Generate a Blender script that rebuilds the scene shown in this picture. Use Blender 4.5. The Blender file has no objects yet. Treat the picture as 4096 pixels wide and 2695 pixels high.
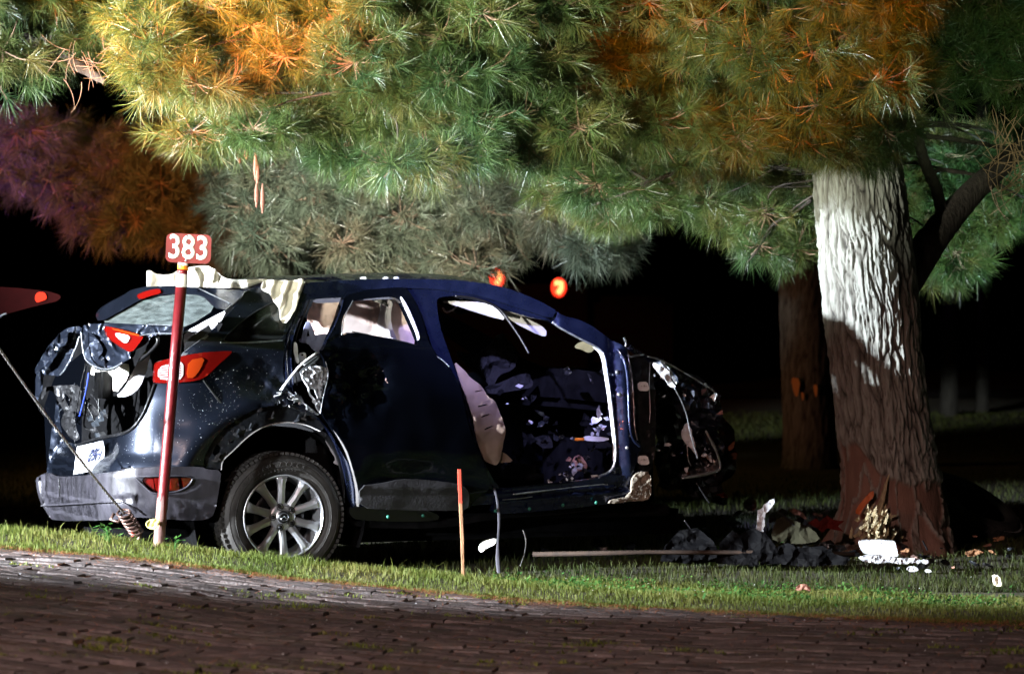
import bpy, bmesh, math, random
import numpy as np
from mathutils import Vector, Matrix, noise
from mathutils.geometry import delaunay_2d_cdt
R = math.radians
random.seed(7)
RNG = np.random.default_rng(7)
scene = bpy.context.scene
COL = scene.collection

# ------------------------------------------------------------------ camera, night sky, lamps, exposure
F = 11500.0            # focal length in photo pixels (photo 4096 wide)
CH = 1.16              # camera height
HZ = 1347.5            # horizon row (level camera)
cam_d = bpy.data.cameras.new('camera'); cam = bpy.data.objects.new('camera', cam_d); COL.objects.link(cam)
cam.location = (0, 0, CH); cam.rotation_euler = (R(90), 0, 0)
cam_d.sensor_width = 36; cam_d.lens = F / 4096 * 36
cam_d.clip_start = 0.1; cam_d.clip_end = 1000
cam_d.dof.use_dof = True; cam_d.dof.focus_distance = 14.9; cam_d.dof.aperture_fstop = 3.5
scene.camera = cam

world = bpy.data.worlds.new('World'); scene.world = world; world.use_nodes = True
wn = world.node_tree; wn.nodes.clear()
wo = wn.nodes.new('ShaderNodeOutputWorld'); wb = wn.nodes.new('ShaderNodeBackground'); ws = wn.nodes.new('ShaderNodeTexSky')
ws.sky_type = 'NISHITA'; ws.sun_disc = False; ws.sun_elevation = R(-6); ws.sun_rotation = R(250)
wn.links.new(ws.outputs[0], wb.inputs[0]); wn.links.new(wb.outputs[0], wo.inputs[0]); wb.inputs[1].default_value = 0.02

def lamp(name, kind, loc, target, energy, color, size=0.1, cone=60, blend=0.5):
    d = bpy.data.lights.new(name, kind); d.energy = energy; d.color = color
    d.shadow_soft_size = size
    if kind == 'SPOT': d.spot_size = R(cone); d.spot_blend = blend
    o = bpy.data.objects.new(name, d); COL.objects.link(o); o.location = loc
    v = Vector(target) - Vector(loc); o.rotation_euler = v.to_track_quat('-Z', 'Y').to_euler()
    return o
# the work light of the tow truck standing left of the frame, its amber beacon, red / violet flashers further
# back, and added fill lamps that stand for no known source
lamp('work_and_fill_light', 'SPOT', (-8.95, 10.9, 2.25), (0.55, 15.65, 2.0), 34000, (0.86, 0.93, 1.0), 0.10, 44, 0.5)
lamp('work_and_fill_light', 'SPOT', (6.2, 14.5, 1.2), (2.85, 18.6, 1.98), 4500, (0.66, 1.0, 0.93), 0.06, 13, 0.5)  # cyan lamp added to brighten the foliage right of the struck trunk
lamp('amber_beacon', 'SPOT', (-5.2, 8.6, 1.3), (-1.95, 15.2, 2.95), 52000, (1.0, 0.36, 0.04), 0.10, 17, 1.0)
lamp('amber_beacon', 'SPOT', (-3.6, 8.2, 1.5), (-0.95, 15.0, 2.95), 60000, (1.0, 0.20, 0.01), 0.10, 9, 1.0)
lamp('canopy_fill', 'SPOT', (-4.6, 6.2, 0.9), (-0.05, 15.6, 2.75), 19000, (1.0, 1.0, 0.80), 0.10, 21, 0.9)  # white fill lamp added to lift the upper canopy
lamp('canopy_fill', 'SPOT', (-5.2, 5.5, 2.2), (-0.9, 21.0, 2.0), 52000, (1.0, 1.0, 0.90), 0.10, 10.5, 1.0)  # fill lamp added to brighten the grey-green crown behind the car
lamp('amber_beacon', 'SPOT', (4.2, 6.0, 1.6), (1.35, 15.6, 2.9), 17000, (1.0, 0.30, 0.03), 0.10, 12, 1.0)
lamp('amber_beacon', 'SPOT', (-6.5, 13.2, 0.8), (-2.2, 14.1, 0.05), 1100, (1.0, 0.58, 0.16), 0.10, 15, 1.0)
lamp('work_and_fill_light', 'SPOT', (-6.3, 7.4, 1.2), (-1.25, 15.0, 0.25), 3200, (0.95, 0.97, 1.0), 0.08, 11, 0.9)  # fill lamp added to light the rear wheel and lower quarter
lamp('ground_fill', 'SPOT', (-3.5, 4.0, 5.0), (0.0, 11.0, 0.0), 3000, (1.0, 0.70, 0.64), 0.3, 42, 1.0)  # broad fill lamp added over the driveway
lamp('ground_fill', 'SPOT', (-6.0, 22.0, 6.0), (0.0, 27.0, 0.0), 330, (1.0, 0.62, 0.18), 0.2, 90, 1.0)  # fill lamp added so the far lawn stays dimly visible
lamp('red_flasher_and_fill', 'SPOT', (-3.5, 6.0, 1.5), (2.0, 17.0, 0.55), 380, (1.0, 0.22, 0.10), 0.1, 11, 0.8)
lamp('violet_flasher', 'SPOT', (-8.0, 16.0, 1.8), (-4.5, 24.0, 2.8), 4500, (0.40, 0.10, 1.0), 0.1, 17, 1.0)
lamp('amber_flasher', 'SPOT', (-5.6, 12.0, 1.9), (-3.6, 24.0, 2.05), 8500, (1.0, 0.32, 0.08), 0.1, 22, 1.0)
lamp('blue_fill', 'SPOT', (-2.7, 7.5, 4.6), (-0.25, 15.2, 1.46), 14000, (0.45, 0.45, 1.0), 0.1, 8.5, 1.0)  # lamp added to brighten the window airbag and tint the roof blue

lamp('canopy_fill', 'SPOT', (2.6, 5.0, 1.2), (2.85, 16.5, 2.62), 3500, (0.80, 1.0, 0.62), 0.1, 7.5, 1.0)  # fill lamp added for the top right canopy

lamp('red_flasher_and_fill', 'SPOT', (-7.0, 19.5, 1.0), (2.75, 26.8, 1.0), 900, (1.0, 0.38, 0.24), 0.1, 12, 0.8)  # reddish lamp added to bring out the rear pine's trunk

vs = scene.view_settings
vs.view_transform = 'Standard'; vs.look = 'None'; vs.exposure = 0; vs.gamma = 1; vs.use_curve_mapping = False

# ------------------------------------------------------------------ helpers
def P(px, py, Y):
    return Vector(((px - 2048) / F * Y, Y, CH + (HZ - py) / F * Y))
def tagp(o, label=None, cat=None, group=None, kind=None):
    if label: o['label'] = label
    if cat: o['category'] = cat
    if group: o['group'] = group
    if kind: o['kind'] = kind
    return o
def thing(name, loc, label, cat, group=None):
    o = bpy.data.objects.new(name, None); COL.objects.link(o); o.location = loc; o.empty_display_size = .1
    return tagp(o, label, cat, group)
def root_loc(p):
    v = Vector((0, 0, 0))
    while p is not None: v = v + p.location; p = p.parent
    return v
def fast_mesh(name, V, T, smooth=False):
    """numpy vertices (n,3), polygons (m,k)"""
    me = bpy.data.meshes.new(name); n = len(V); m, k = T.shape
    me.vertices.add(n); me.vertices.foreach_set('co', np.ascontiguousarray(V, dtype=np.float32).ravel())
    me.loops.add(m * k); me.loops.foreach_set('vertex_index', np.ascontiguousarray(T, dtype=np.int32).ravel())
    me.polygons.add(m); me.polygons.foreach_set('loop_start', np.arange(0, m * k, k, dtype=np.int32))
    me.polygons.foreach_set('loop_total', np.full(m, k, dtype=np.int32))
    if smooth: me.polygons.foreach_set('use_smooth', np.ones(m, dtype=bool))
    me.update(calc_edges=True); return me
def link(name, me, mat, parent=None):
    o = bpy.data.objects.new(name, me); COL.objects.link(o)
    if mat is not None and len(me.materials) == 0: me.materials.append(mat)
    if parent is not None: o.parent = parent
    return o
def mk(name, verts, faces, mat, parent=None, smooth=False):
    off = root_loc(parent); me = bpy.data.meshes.new(name)
    me.from_pydata([tuple(Vector(v) - off) for v in verts], [], faces); me.validate()
    if smooth:
        for p in me.polygons: p.use_smooth = True
    me.update(); return link(name, me, mat, parent)
def mkbm(name, bm, mat, parent=None, smooth=False):
    off = root_loc(parent)
    for v in bm.verts: v.co -= off
    bmesh.ops.recalc_face_normals(bm, faces=bm.faces)
    me = bpy.data.meshes.new(name); bm.to_mesh(me); bm.free()
    if smooth:
        for p in me.polygons: p.use_smooth = True
    return link(name, me, mat, parent)
def sm_line(pts, it=2):
    pts = [np.array(p, float) for p in pts]
    for _ in range(it):
        q = [pts[0]]
        for a, b in zip(pts[:-1], pts[1:]): q += [a * .75 + b * .25, a * .25 + b * .75]
        q.append(pts[-1]); pts = q
    return pts
def add_tube(bm, pts, rad, n=8, cap=True, flat=1.0):
    pts = [Vector(p) for p in pts]; m = len(pts)
    rads = list(rad) if hasattr(rad, '__len__') else [rad] * m
    if len(rads) != m: rads = list(np.interp(np.linspace(0, 1, m), np.linspace(0, 1, len(rads)), rads))
    rings = []; up = None
    for i in range(m):
        t = (pts[min(i + 1, m - 1)] - pts[max(i - 1, 0)]); t = t.normalized() if t.length > 1e-9 else Vector((0, 0, 1))
        if up is None: up = Vector((0, 0, 1)) if abs(t.z) < .9 else Vector((1, 0, 0))
        a = t.cross(up); a = a.normalized() if a.length > 1e-6 else Vector((1, 0, 0)); b = a.cross(t).normalized(); up = b
        rings.append([bm.verts.new(pts[i] + (a * math.cos(k / n * 2 * math.pi) + b * flat * math.sin(k / n * 2 * math.pi)) * rads[i]) for k in range(n)])
    for i in range(m - 1):
        for k in range(n):
            bm.faces.new((rings[i][k], rings[i][(k + 1) % n], rings[i + 1][(k + 1) % n], rings[i + 1][k]))
    if cap: bm.faces.new(rings[0]); bm.faces.new(list(reversed(rings[-1])))
def tube(name, pts, rad, mat, parent=None, n=8, it=2, flat=1.0):
    bm = bmesh.new(); add_tube(bm, sm_line(pts, it), rad, n, True, flat); return mkbm(name, bm, mat, parent, True)
def add_box(bm, mtx, sx, sy, sz, bev=0.0):
    b2 = bmesh.new(); bmesh.ops.create_cube(b2, size=1)
    for v in b2.verts: v.co = Vector((v.co.x * sx, v.co.y * sy, v.co.z * sz))
    if bev: bmesh.ops.bevel(b2, geom=b2.edges[:], offset=bev, segments=2, affect='EDGES')
    mp = {v: bm.verts.new(mtx @ v.co) for v in b2.verts}
    for f in b2.faces: bm.faces.new([mp[v] for v in f.verts])
    b2.free()
def fbm(p, s, oct=3):
    v = 0; a = 1
    for k in range(oct):
        v += a * noise.noise(Vector(p) * s); s *= 2.1; a *= .5
    return v

# ------------------------------------------------------------------ materials
def M(name, col, rough=.5, metal=0, coat=0, spec=.5, var=0, vscale=8, bump=0, bscale=40, trans=0, emis=None, es=0, col2=None, sheen=0, stretch=(1, 1, 1), rvar=0):
    m = bpy.data.materials.new(name); m.use_nodes = True; nt = m.node_tree; b = nt.nodes['Principled BSDF']
    b.inputs['Base Color'].default_value = (*col, 1); b.inputs['Roughness'].default_value = rough
    b.inputs['Metallic'].default_value = metal; b.inputs['Coat Weight'].default_value = coat; b.inputs['Coat Roughness'].default_value = .04
    b.inputs['Specular IOR Level'].default_value = spec; b.inputs['Sheen Weight'].default_value = sheen
    if emis: b.inputs['Emission Color'].default_value = (*emis, 1); b.inputs['Emission Strength'].default_value = es
    if var or bump or rvar or col2:
        tc = nt.nodes.new('ShaderNodeTexCoord'); mp = nt.nodes.new('ShaderNodeMapping'); mp.inputs['Scale'].default_value = stretch
        nt.links.new(tc.outputs['Object'], mp.inputs[0])
    if var or col2:
        n = nt.nodes.new('ShaderNodeTexNoise'); n.inputs['Scale'].default_value = vscale; n.inputs['Detail'].default_value = 6; n.inputs['Roughness'].default_value = .65
        nt.links.new(mp.outputs[0], n.inputs['Vector'])
        r = nt.nodes.new('ShaderNodeValToRGB'); r.color_ramp.elements[0].position = .35; r.color_ramp.elements[1].position = .68
        c2 = col2 or tuple(min(1, c * (1 + var)) for c in col); c1 = tuple(c * (1 - var) for c in col) if not col2 else col
        r.color_ramp.elements[0].color = (*c1, 1); r.color_ramp.elements[1].color = (*c2, 1)
        nt.links.new(n.outputs[0], r.inputs[0]); nt.links.new(r.outputs[0], b.inputs['Base Color'])
    if rvar:
        n = nt.nodes.new('ShaderNodeTexNoise'); n.inputs['Scale'].default_value = vscale * 1.7; n.inputs['Detail'].default_value = 5
        nt.links.new(mp.outputs[0], n.inputs['Vector'])
        mr = nt.nodes.new('ShaderNodeMapRange'); mr.inputs[1].default_value = .3; mr.inputs[2].default_value = .7
        mr.inputs[3].default_value = max(.02, rough - rvar); mr.inputs[4].default_value = rough + rvar
        nt.links.new(n.outputs[0], mr.inputs[0]); nt.links.new(mr.outputs[0], b.inputs['Roughness'])
    if bump:
        n = nt.nodes.new('ShaderNodeTexNoise'); n.inputs['Scale'].default_value = bscale; n.inputs['Detail'].default_value = 6
        nt.links.new(mp.outputs[0], n.inputs['Vector'])
        bp = nt.nodes.new('ShaderNodeBump'); bp.inputs['Strength'].default_value = bump; bp.inputs['Distance'].default_value = .02
        nt.links.new(n.outputs[0], bp.inputs['Height']); nt.links.new(bp.outputs[0], b.inputs['Normal'])
    if trans:
        out = nt.nodes['Material Output']; mx = nt.nodes.new('ShaderNodeMixShader'); tl = nt.nodes.new('ShaderNodeBsdfTranslucent')
        tl.inputs[0].default_value = (*[min(1, c * 1.3) for c in col], 1); mx.inputs[0].default_value = trans
        nt.links.new(b.outputs[0], mx.inputs[1]); nt.links.new(tl.outputs[0], mx.inputs[2]); nt.links.new(mx.outputs[0], out.inputs[0])
    return m
def glassy(name, tint, fac=.5, rough=.02, dirt=0):
    """thin pane: mostly clear, some gloss, optional dirt film"""
    m = bpy.data.materials.new(name); m.use_nodes = True; nt = m.node_tree; nt.nodes.clear()
    out = nt.nodes.new('ShaderNodeOutputMaterial'); tr = nt.nodes.new('ShaderNodeBsdfTransparent'); tr.inputs[0].default_value = (*tint, 1)
    gl = nt.nodes.new('ShaderNodeBsdfGlossy'); gl.inputs['Roughness'].default_value = rough; fr = nt.nodes.new('ShaderNodeFresnel'); fr.inputs[0].default_value = 1.55
    mx = nt.nodes.new('ShaderNodeMixShader'); nt.links.new(fr.outputs[0], mx.inputs[0]); nt.links.new(tr.outputs[0], mx.inputs[1]); nt.links.new(gl.outputs[0], mx.inputs[2])
    if dirt:
        df = nt.nodes.new('ShaderNodeBsdfDiffuse'); df.inputs[0].default_value = (.22, .25, .24, 1)
        tc = nt.nodes.new('ShaderNodeTexCoord'); mp = nt.nodes.new('ShaderNodeMapping'); mp.inputs['Scale'].default_value = (2, 2, 14); mp.inputs['Rotation'].default_value = (0, R(20), 0)
        n = nt.nodes.new('ShaderNodeTexNoise'); n.inputs['Scale'].default_value = 4; n.inputs['Detail'].default_value = 8
        r = nt.nodes.new('ShaderNodeMapRange'); r.inputs[1].default_value = .35; r.inputs[2].default_value = .75; r.inputs[3].default_value = dirt * .25; r.inputs[4].default_value = dirt
        m2 = nt.nodes.new('ShaderNodeMixShader'); nt.links.new(tc.outputs['Object'], mp.inputs[0]); nt.links.new(mp.outputs[0], n.inputs[0]); nt.links.new(n.outputs[0], r.inputs[0])
        nt.links.new(r.outputs[0], m2.inputs[0]); nt.links.new(mx.outputs[0], m2.inputs[1]); nt.links.new(df.outputs[0], m2.inputs[2]); mx = m2
    nt.links.new(mx.outputs[0], out.inputs[0]); return m
def paint_mat():
    m = M('navy_car_paint', (.0075, .011, .021), .46, .85, 1.0, .3, rvar=.06, vscale=3)
    nt = m.node_tree; b = nt.nodes['Principled BSDF']; tc = nt.nodes.new('ShaderNodeTexCoord')
    vo = nt.nodes.new('ShaderNodeTexVoronoi'); vo.inputs['Scale'].default_value = 75; nt.links.new(tc.outputs['Object'], vo.inputs['Vector'])
    mr = nt.nodes.new('ShaderNodeMapRange'); mr.inputs[1].default_value = .0; mr.inputs[2].default_value = .26; mr.inputs[3].default_value = 1; mr.inputs[4].default_value = 0
    nt.links.new(vo.outputs['Distance'], mr.inputs[0])
    n = nt.nodes.new('ShaderNodeTexNoise'); n.inputs['Scale'].default_value = 4; nt.links.new(tc.outputs['Object'], n.inputs['Vector'])
    m2 = nt.nodes.new('ShaderNodeMapRange'); m2.inputs[1].default_value = .45; m2.inputs[2].default_value = .6; nt.links.new(n.outputs[0], m2.inputs[0])
    mu = nt.nodes.new('ShaderNodeMath'); mu.operation = 'MULTIPLY'; nt.links.new(mr.outputs[0], mu.inputs[0]); nt.links.new(m2.outputs[0], mu.inputs[1])
    bp = nt.nodes.new('ShaderNodeBump'); bp.inputs['Strength'].default_value = .9; bp.inputs['Distance'].default_value = .003
    nt.links.new(mu.outputs[0], bp.inputs['Height']); nt.links.new(bp.outputs[0], b.inputs['Coat Normal'])
    b.inputs['Coat Roughness'].default_value = .24
    return m
G0 = None
MAT = dict(
    paint=paint_mat(),
    door=M('dark_door_paint', (.0012, .0016, .003), .07, .1, .2, .15),
    inner=M('inner_body_paint', (.010, .015, .045), .30, .7, .6, .6, rvar=.12, vscale=9),
    clad=M('grey_bumper_plastic', (.034, .032, .040), .40, 0, 0, .5, var=.5, vscale=5, bump=.06, bscale=120, stretch=(3, 3, .8), rvar=.12),
    bplastic=M('black_plastic', (.004, .004, .0045), .38, 0, 0, .5, bump=.1, bscale=30),
    arch=M('arch_mount_plastic', (.022, .026, .032), .3, .2, .2, .5, var=.5, vscale=20, bump=.25, bscale=40),
    rubber=M('tyre_rubber', (.030, .028, .026), .62, 0, 0, .4, var=.3, vscale=14, bump=.12, bscale=60),
    alloy=M('alloy', (.60, .62, .66), .36, .8, .3, .5, rvar=.08, vscale=10),
    steel=M('bare_steel', (.42, .44, .48), .3, .9, 0, .5, var=.35, vscale=25, bump=.3, bscale=40),
    greymetal=M('grey_metal', (.016, .016, .018), .40, .6, 0, .5, var=.5, vscale=14, bump=.3, bscale=30),
    redlens=M('red_lens', (.12, .003, .002), .12, 0, 1, .6, trans=.25),
    orangelens=M('orange_lens', (.30, .030, .004), .15, 0, 1, .6, trans=.3),
    clearlens=M('clear_lens', (.45, .40, .40), .12, .3, 1, .6),
    white=M('white_trim', (.75, .76, .78), .4, 0, 0, .5, var=.08),
    cloth=M('white_cloth', (.78, .74, .66), .85, 0, 0, .2, bump=.25, bscale=60, trans=.35),
    airbag=M('airbag_cloth', (.74, .60, .55), .85, 0, 0, .2, bump=.2, bscale=18, trans=.45),
    beige=M('beige_airbag', (.30, .22, .18), .85, 0, 0, .2, bump=.2, bscale=20, trans=.25),
    liner=M('headliner', (.42, .40, .42), .8, 0, 0, .3, trans=.2),
    lavender=M('interior_trim', (.20, .21, .34), .5, 0, 0, .4, var=.2),
    interior=M('dark_interior', (.004, .004, .0045), .8, 0, 0, .04, var=.5, vscale=12),
    seat=M('seat_fabric', (.012, .012, .013), .9, 0, 0, .05, bump=.3, bscale=90),
    signred=M('sign_red', (.10, .006, .006), .38, 0, .3, .5, var=.2, vscale=9),
    polered=M('post_red_paint', (.11, .008, .010), .33, 0, .3, .5, var=.25, vscale=6, bump=.1, bscale=60),
    signwhite=M('sign_white', (.82, .80, .78), .5),
    orange=M('orange_tape', (.85, .22, .01), .5),
    wood=M('raw_wood', (.30, .15, .07), .75, var=.4, vscale=20, bump=.4, bscale=60, stretch=(6, 6, .6)),
    stakered=M('stake_red_paint', (.55, .045, .02), .6, var=.2, vscale=30),
    cable=M('steel_cable', (.38, .37, .36), .35, .8, 0, .5, var=.3, vscale=60),
    rust=M('worn_hook_steel', (.16, .10, .085), .4, .7, 0, .5, var=.5, vscale=30),
    foam=M('foam', (.40, .41, .43), .9, bump=.3, bscale=60),
    blueplastic=M('blue_wire', (.02, .05, .5), .4),
    green=M('green_clip', (.01, .12, .08), .5),
    dirt=M('packed_dirt', (.22, .19, .15), .95, var=.5, vscale=30, bump=.8, bscale=40),
    strap=M('webbing_strap', (.06, .06, .075), .7),
    splinter=M('split_pine_wood', (.34, .28, .16), .6, var=.3, vscale=20, bump=.6, bscale=50, stretch=(3, 3, .5)),
    plate=M('plate_white', (.42, .43, .46), .4), platetext=M('plate_blue', (.008, .012, .05), .5),
    tan=M('dead_leaf', (.40, .20, .14), .6, trans=.2), cone=M('pine_cone', (.20, .085, .055), .8),
    truck=M('truck_body', (.004, .002, .002), .7, spec=.1), stripe=M('truck_stripe', (.012, .0004, .0004), .9, spec=0),
    redlamp=M('lit_red_lamp', (.5, .02, .01), .4, emis=(1, .035, .012), es=2.6),
    hotlamp=M('lit_red_lamp_core', (.5, .02, .01), .4, emis=(1, .40, .12), es=3.2),
    marker=M('lit_marker_lamp', (.03, .002, .001), .8, spec=.04, emis=(1, .05, .02), es=1.6),
    boom=M('boom_red_paint', (.012, .0008, .0008), .9, spec=.05, var=.2),
    twig=M('twig_bark', (.16, .10, .065), .8), limb=M('limb_bark', (.035, .027, .022), .9, var=.4, vscale=20, bump=.8, bscale=25, stretch=(2, 2, .6)),
    glass=glassy('tinted_quarter_glass', (.30, .34, .36), dirt=.10), rearglass=glassy('dirty_rear_glass', (.60, .64, .66), dirt=.22),
    shard=M('glass_fragment', (.85, .9, .95), .08, .2, 1, .8),
)

# ------------------------------------------------------------------ terrain
BX = [-2.9, -2.5, -1.75, -1.10, 0.06, 0.75, 1.5, 2.17, 3.0]
BYv = [14.25, 14.1, 13.95, 13.75, 13.2, 12.85, 12.5, 12.2, 12.0]
BPY = [2175, 2187, 2240, 2308, 2400, 2440, 2470, 2492, 2510]
BZ = [CH - (p - HZ) / F * y for p, y in zip(BPY, BYv)]
LAWN = -0.11
def by(x): return np.interp(x, BX, BYv)
def bz(x): return np.interp(x, BX, BZ)
def ground_z(x, y):
    """height of the soil / drive surface"""
    x = np.asarray(x, float); y = np.asarray(y, float)
    d = y - by(x); z0 = bz(x)
    amp = np.interp(x, [-2.5, -1, 1, 2.5], [.045, .04, .02, .01])
    crest = z0 + amp
    t = np.clip(d / .30, 0, 1); up = z0 + (crest - z0) * t * t * (3 - 2 * t)
    t2 = np.clip((d - .35) / .75, 0, 1); s2 = t2 * t2 * (3 - 2 * t2)
    return np.where(d < 0, z0, up * (1 - s2) + LAWN * s2)
def noise_mat(name, c1, c2, c3, scale, rough=.95, bump=.6):
    m = bpy.data.materials.new(name); m.use_nodes = True; nt = m.node_tree; b = nt.nodes['Principled BSDF']; b.inputs['Roughness'].default_value = rough
    tc = nt.nodes.new('ShaderNodeTexCoord'); n = nt.nodes.new('ShaderNodeTexNoise'); n.inputs['Scale'].default_value = scale; n.inputs['Detail'].default_value = 9
    n.inputs['Roughness'].default_value = .7
    r = nt.nodes.new('ShaderNodeValToRGB'); r.color_ramp.elements[0].position = .32; r.color_ramp.elements[0].color = (*c1, 1)
    r.color_ramp.elements[1].position = .7; r.color_ramp.elements[1].color = (*c3, 1); e = r.color_ramp.elements.new(.5); e.color = (*c2, 1)
    nt.links.new(tc.outputs['Object'], n.inputs['Vector']); nt.links.new(n.outputs[0], r.inputs[0]); nt.links.new(r.outputs[0], b.inputs['Base Color'])
    n2 = nt.nodes.new('ShaderNodeTexNoise'); n2.inputs['Scale'].default_value = scale * 8; n2.inputs['Detail'].default_value = 6
    bp = nt.nodes.new('ShaderNodeBump'); bp.inputs['Strength'].default_value = bump; bp.inputs['Distance'].default_value = .02
    nt.links.new(tc.outputs['Object'], n2.inputs['Vector']); nt.links.new(n2.outputs[0], bp.inputs['Height']); nt.links.new(bp.outputs[0], b.inputs['Normal'])
    return m
soil = noise_mat('lawn_soil', (.022, .022, .010), (.045, .040, .016), (.060, .062, .022), 3)
bed = noise_mat('drive_bedding', (.030, .020, .015), (.06, .04, .028), (.085, .060, .042), 9)
xs = np.concatenate([np.linspace(-60, -4, 15), np.linspace(-3.8, 3.8, 96), np.linspace(4, 60, 15)])
ys = np.concatenate([np.linspace(-10, 9.6, 8), np.linspace(10, 17.6, 110), np.linspace(18, 110, 40)])
GX, GY = np.meshgrid(xs, ys); GZ = ground_z(GX, GY)
GZ = GZ - np.where(GY < by(GX) - .02, .07, 0)
far = GY > 16
GZ = GZ + np.where(far, .05 * np.sin(GX * .31 + 1) * np.sin(GY * .27) * np.clip((GY - 17) / 6, 0, 1), 0)
V = np.stack([GX, GY, GZ], -1).reshape(-1, 3); nx, ny = len(xs), len(ys)
I = np.arange((ny - 1) * (nx - 1)); r_, c_ = I // (nx - 1), I % (nx - 1); a = r_ * nx + c_
T = np.stack([a, a + 1, a + nx + 1, a + nx], 1)
tagp(link('ground', fast_mesh('ground', V, T, True), soil), kind='structure')
# asphalt road far behind
asph = M('asphalt', (.045, .043, .05), .6, var=.3, vscale=4)
def sheet(name, x0, x1, y0, y1, z, mat, n=30):
    X = np.linspace(x0, x1, n); VV = []; FF = []
    for i, x in enumerate(X): VV += [(x, y0, z), (x, y1, z)]
    for i in range(n - 1): FF.append((2 * i, 2 * i + 2, 2 * i + 3, 2 * i + 1))
    return mk(name, VV, FF, mat)
tagp(sheet('road', -60, 60, 58, 66, -.03, asph), kind='structure')

# driveway with its bricks
dxs = np.linspace(-4.2, 4.2, 90); VV = []; FF = []
dys = np.linspace(0, 1, 40)
for i, x in enumerate(dxs):
    for t in dys:
        y = 8.2 * (1 - t) + (by(x) + .03) * t; VV.append((x, y, float(bz(x)) - .0065 + .011 * noise.noise(Vector((x * 1.3, y * 1.3, 0)))))
for i in range(len(dxs) - 1):
    for j in range(len(dys) - 1):
        q = i * len(dys) + j; FF.append((q, q + len(dys), q + len(dys) + 1, q + 1))
drive = tagp(mk('driveway', VV, FF, bed, None, True), kind='structure')
def brick_mat(objrand):
    m = bpy.data.materials.new('paver'); m.use_nodes = True; nt = m.node_tree; b = nt.nodes['Principled BSDF']
    tc = nt.nodes.new('ShaderNodeTexCoord'); ge = nt.nodes.new('ShaderNodeNewGeometry')
    n = nt.nodes.new('ShaderNodeTexNoise'); n.inputs['Scale'].default_value = 14; n.inputs['Detail'].default_value = 8; n.inputs['Roughness'].default_value = .75
    nt.links.new(ge.outputs['Position'], n.inputs['Vector'])
    r = nt.nodes.new('ShaderNodeValToRGB'); e = r.color_ramp.elements; e[0].position = .25; e[0].color = (.026, .020, .020, 1); e[1].position = .75; e[1].color = (.13, .102, .096, 1)
    x = e.new(.5); x.color = (.065, .049, .047, 1)
    if objrand:
        oi = nt.nodes.new('ShaderNodeObjectInfo'); src = oi.outputs['Random']
    else:
        at = nt.nodes.new('ShaderNodeAttribute'); at.attribute_name = 'rnd'; src = at.outputs['Fac']
    ma = nt.nodes.new('ShaderNodeMath'); ma.operation = 'MULTIPLY_ADD'; ma.inputs[1].default_value = .32; ma.inputs[2].default_value = -.16
    nt.links.new(src, ma.inputs[0]); ad = nt.nodes.new('ShaderNodeMath'); ad.operation = 'ADD'; nt.links.new(n.outputs[0], ad.inputs[0]); nt.links.new(ma.outputs[0], ad.inputs[1])
    nt.links.new(ad.outputs[0], r.inputs[0]); nt.links.new(r.outputs[0], b.inputs['Base Color'])
    n3 = nt.nodes.new('ShaderNodeTexNoise'); n3.inputs['Scale'].default_value = 2.3; nt.links.new(ge.outputs['Position'], n3.inputs['Vector'])
    mr = nt.nodes.new('ShaderNodeMapRange'); mr.inputs[1].default_value = .4; mr.inputs[2].default_value = .65; mr.inputs[3].default_value = .55; mr.inputs[4].default_value = .9
    nt.links.new(n3.outputs[0], mr.inputs[0]); nt.links.new(mr.outputs[0], b.inputs['Roughness'])
    n2 = nt.nodes.new('ShaderNodeTexNoise'); n2.inputs['Scale'].default_value = 60; n2.inputs['Detail'].default_value = 8; nt.links.new(ge.outputs['Position'], n2.inputs['Vector'])
    bp = nt.nodes.new('ShaderNodeBump'); bp.inputs['Strength'].default_value = .8; bp.inputs['Distance'].default_value = .012
    nt.links.new(n2.outputs[0], bp.inputs['Height']); nt.links.new(bp.outputs[0], b.inputs['Normal'])
    return m
BM_O, BM_A = brick_mat(True), brick_mat(False)
def brick_geo(seed):
    rg = random.Random(seed); hx, hy, hz = .097, .047, .045; bv = .004
    top = [(-hx + bv, -hy + bv), (hx - bv, -hy + bv), (hx - bv, hy - bv), (-hx + bv, hy - bv)]
    mid = [(-hx, -hy), (hx, -hy), (hx, hy), (-hx, hy)]
    vs_ = [(x + rg.uniform(-.003, .003), y + rg.uniform(-.003, .003), rg.uniform(-.003, .001)) for x, y in top]
    vs_ += [(x + rg.uniform(-.003, .003), y + rg.uniform(-.003, .003), -.006 + rg.uniform(-.002, .001)) for x, y in mid] + [(x, y, -hz) for x, y in mid]
    vs_.append((rg.uniform(-.03, .03), rg.uniform(-.012, .012), rg.uniform(-.003, .004)))
    fs = [(0, 1, 12), (1, 2, 12), (2, 3, 12), (3, 0, 12)]
    for k in range(4):
        l = (k + 1) % 4; fs += [(4 + k, 4 + l, l, k), (8 + k, 8 + l, 4 + l, 4 + k)]
    return vs_, fs
BG = [brick_geo(s) for s in range(8)]; BME = []
for vs_, fs in BG:
    me = bpy.data.meshes.new('brick'); me.from_pydata(vs_, [], fs); me.materials.append(BM_O); me.update(); BME.append(me)
cand = []
ang = R(-13); ca, sa = math.cos(ang), math.sin(ang); rb = random.Random(3)
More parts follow.
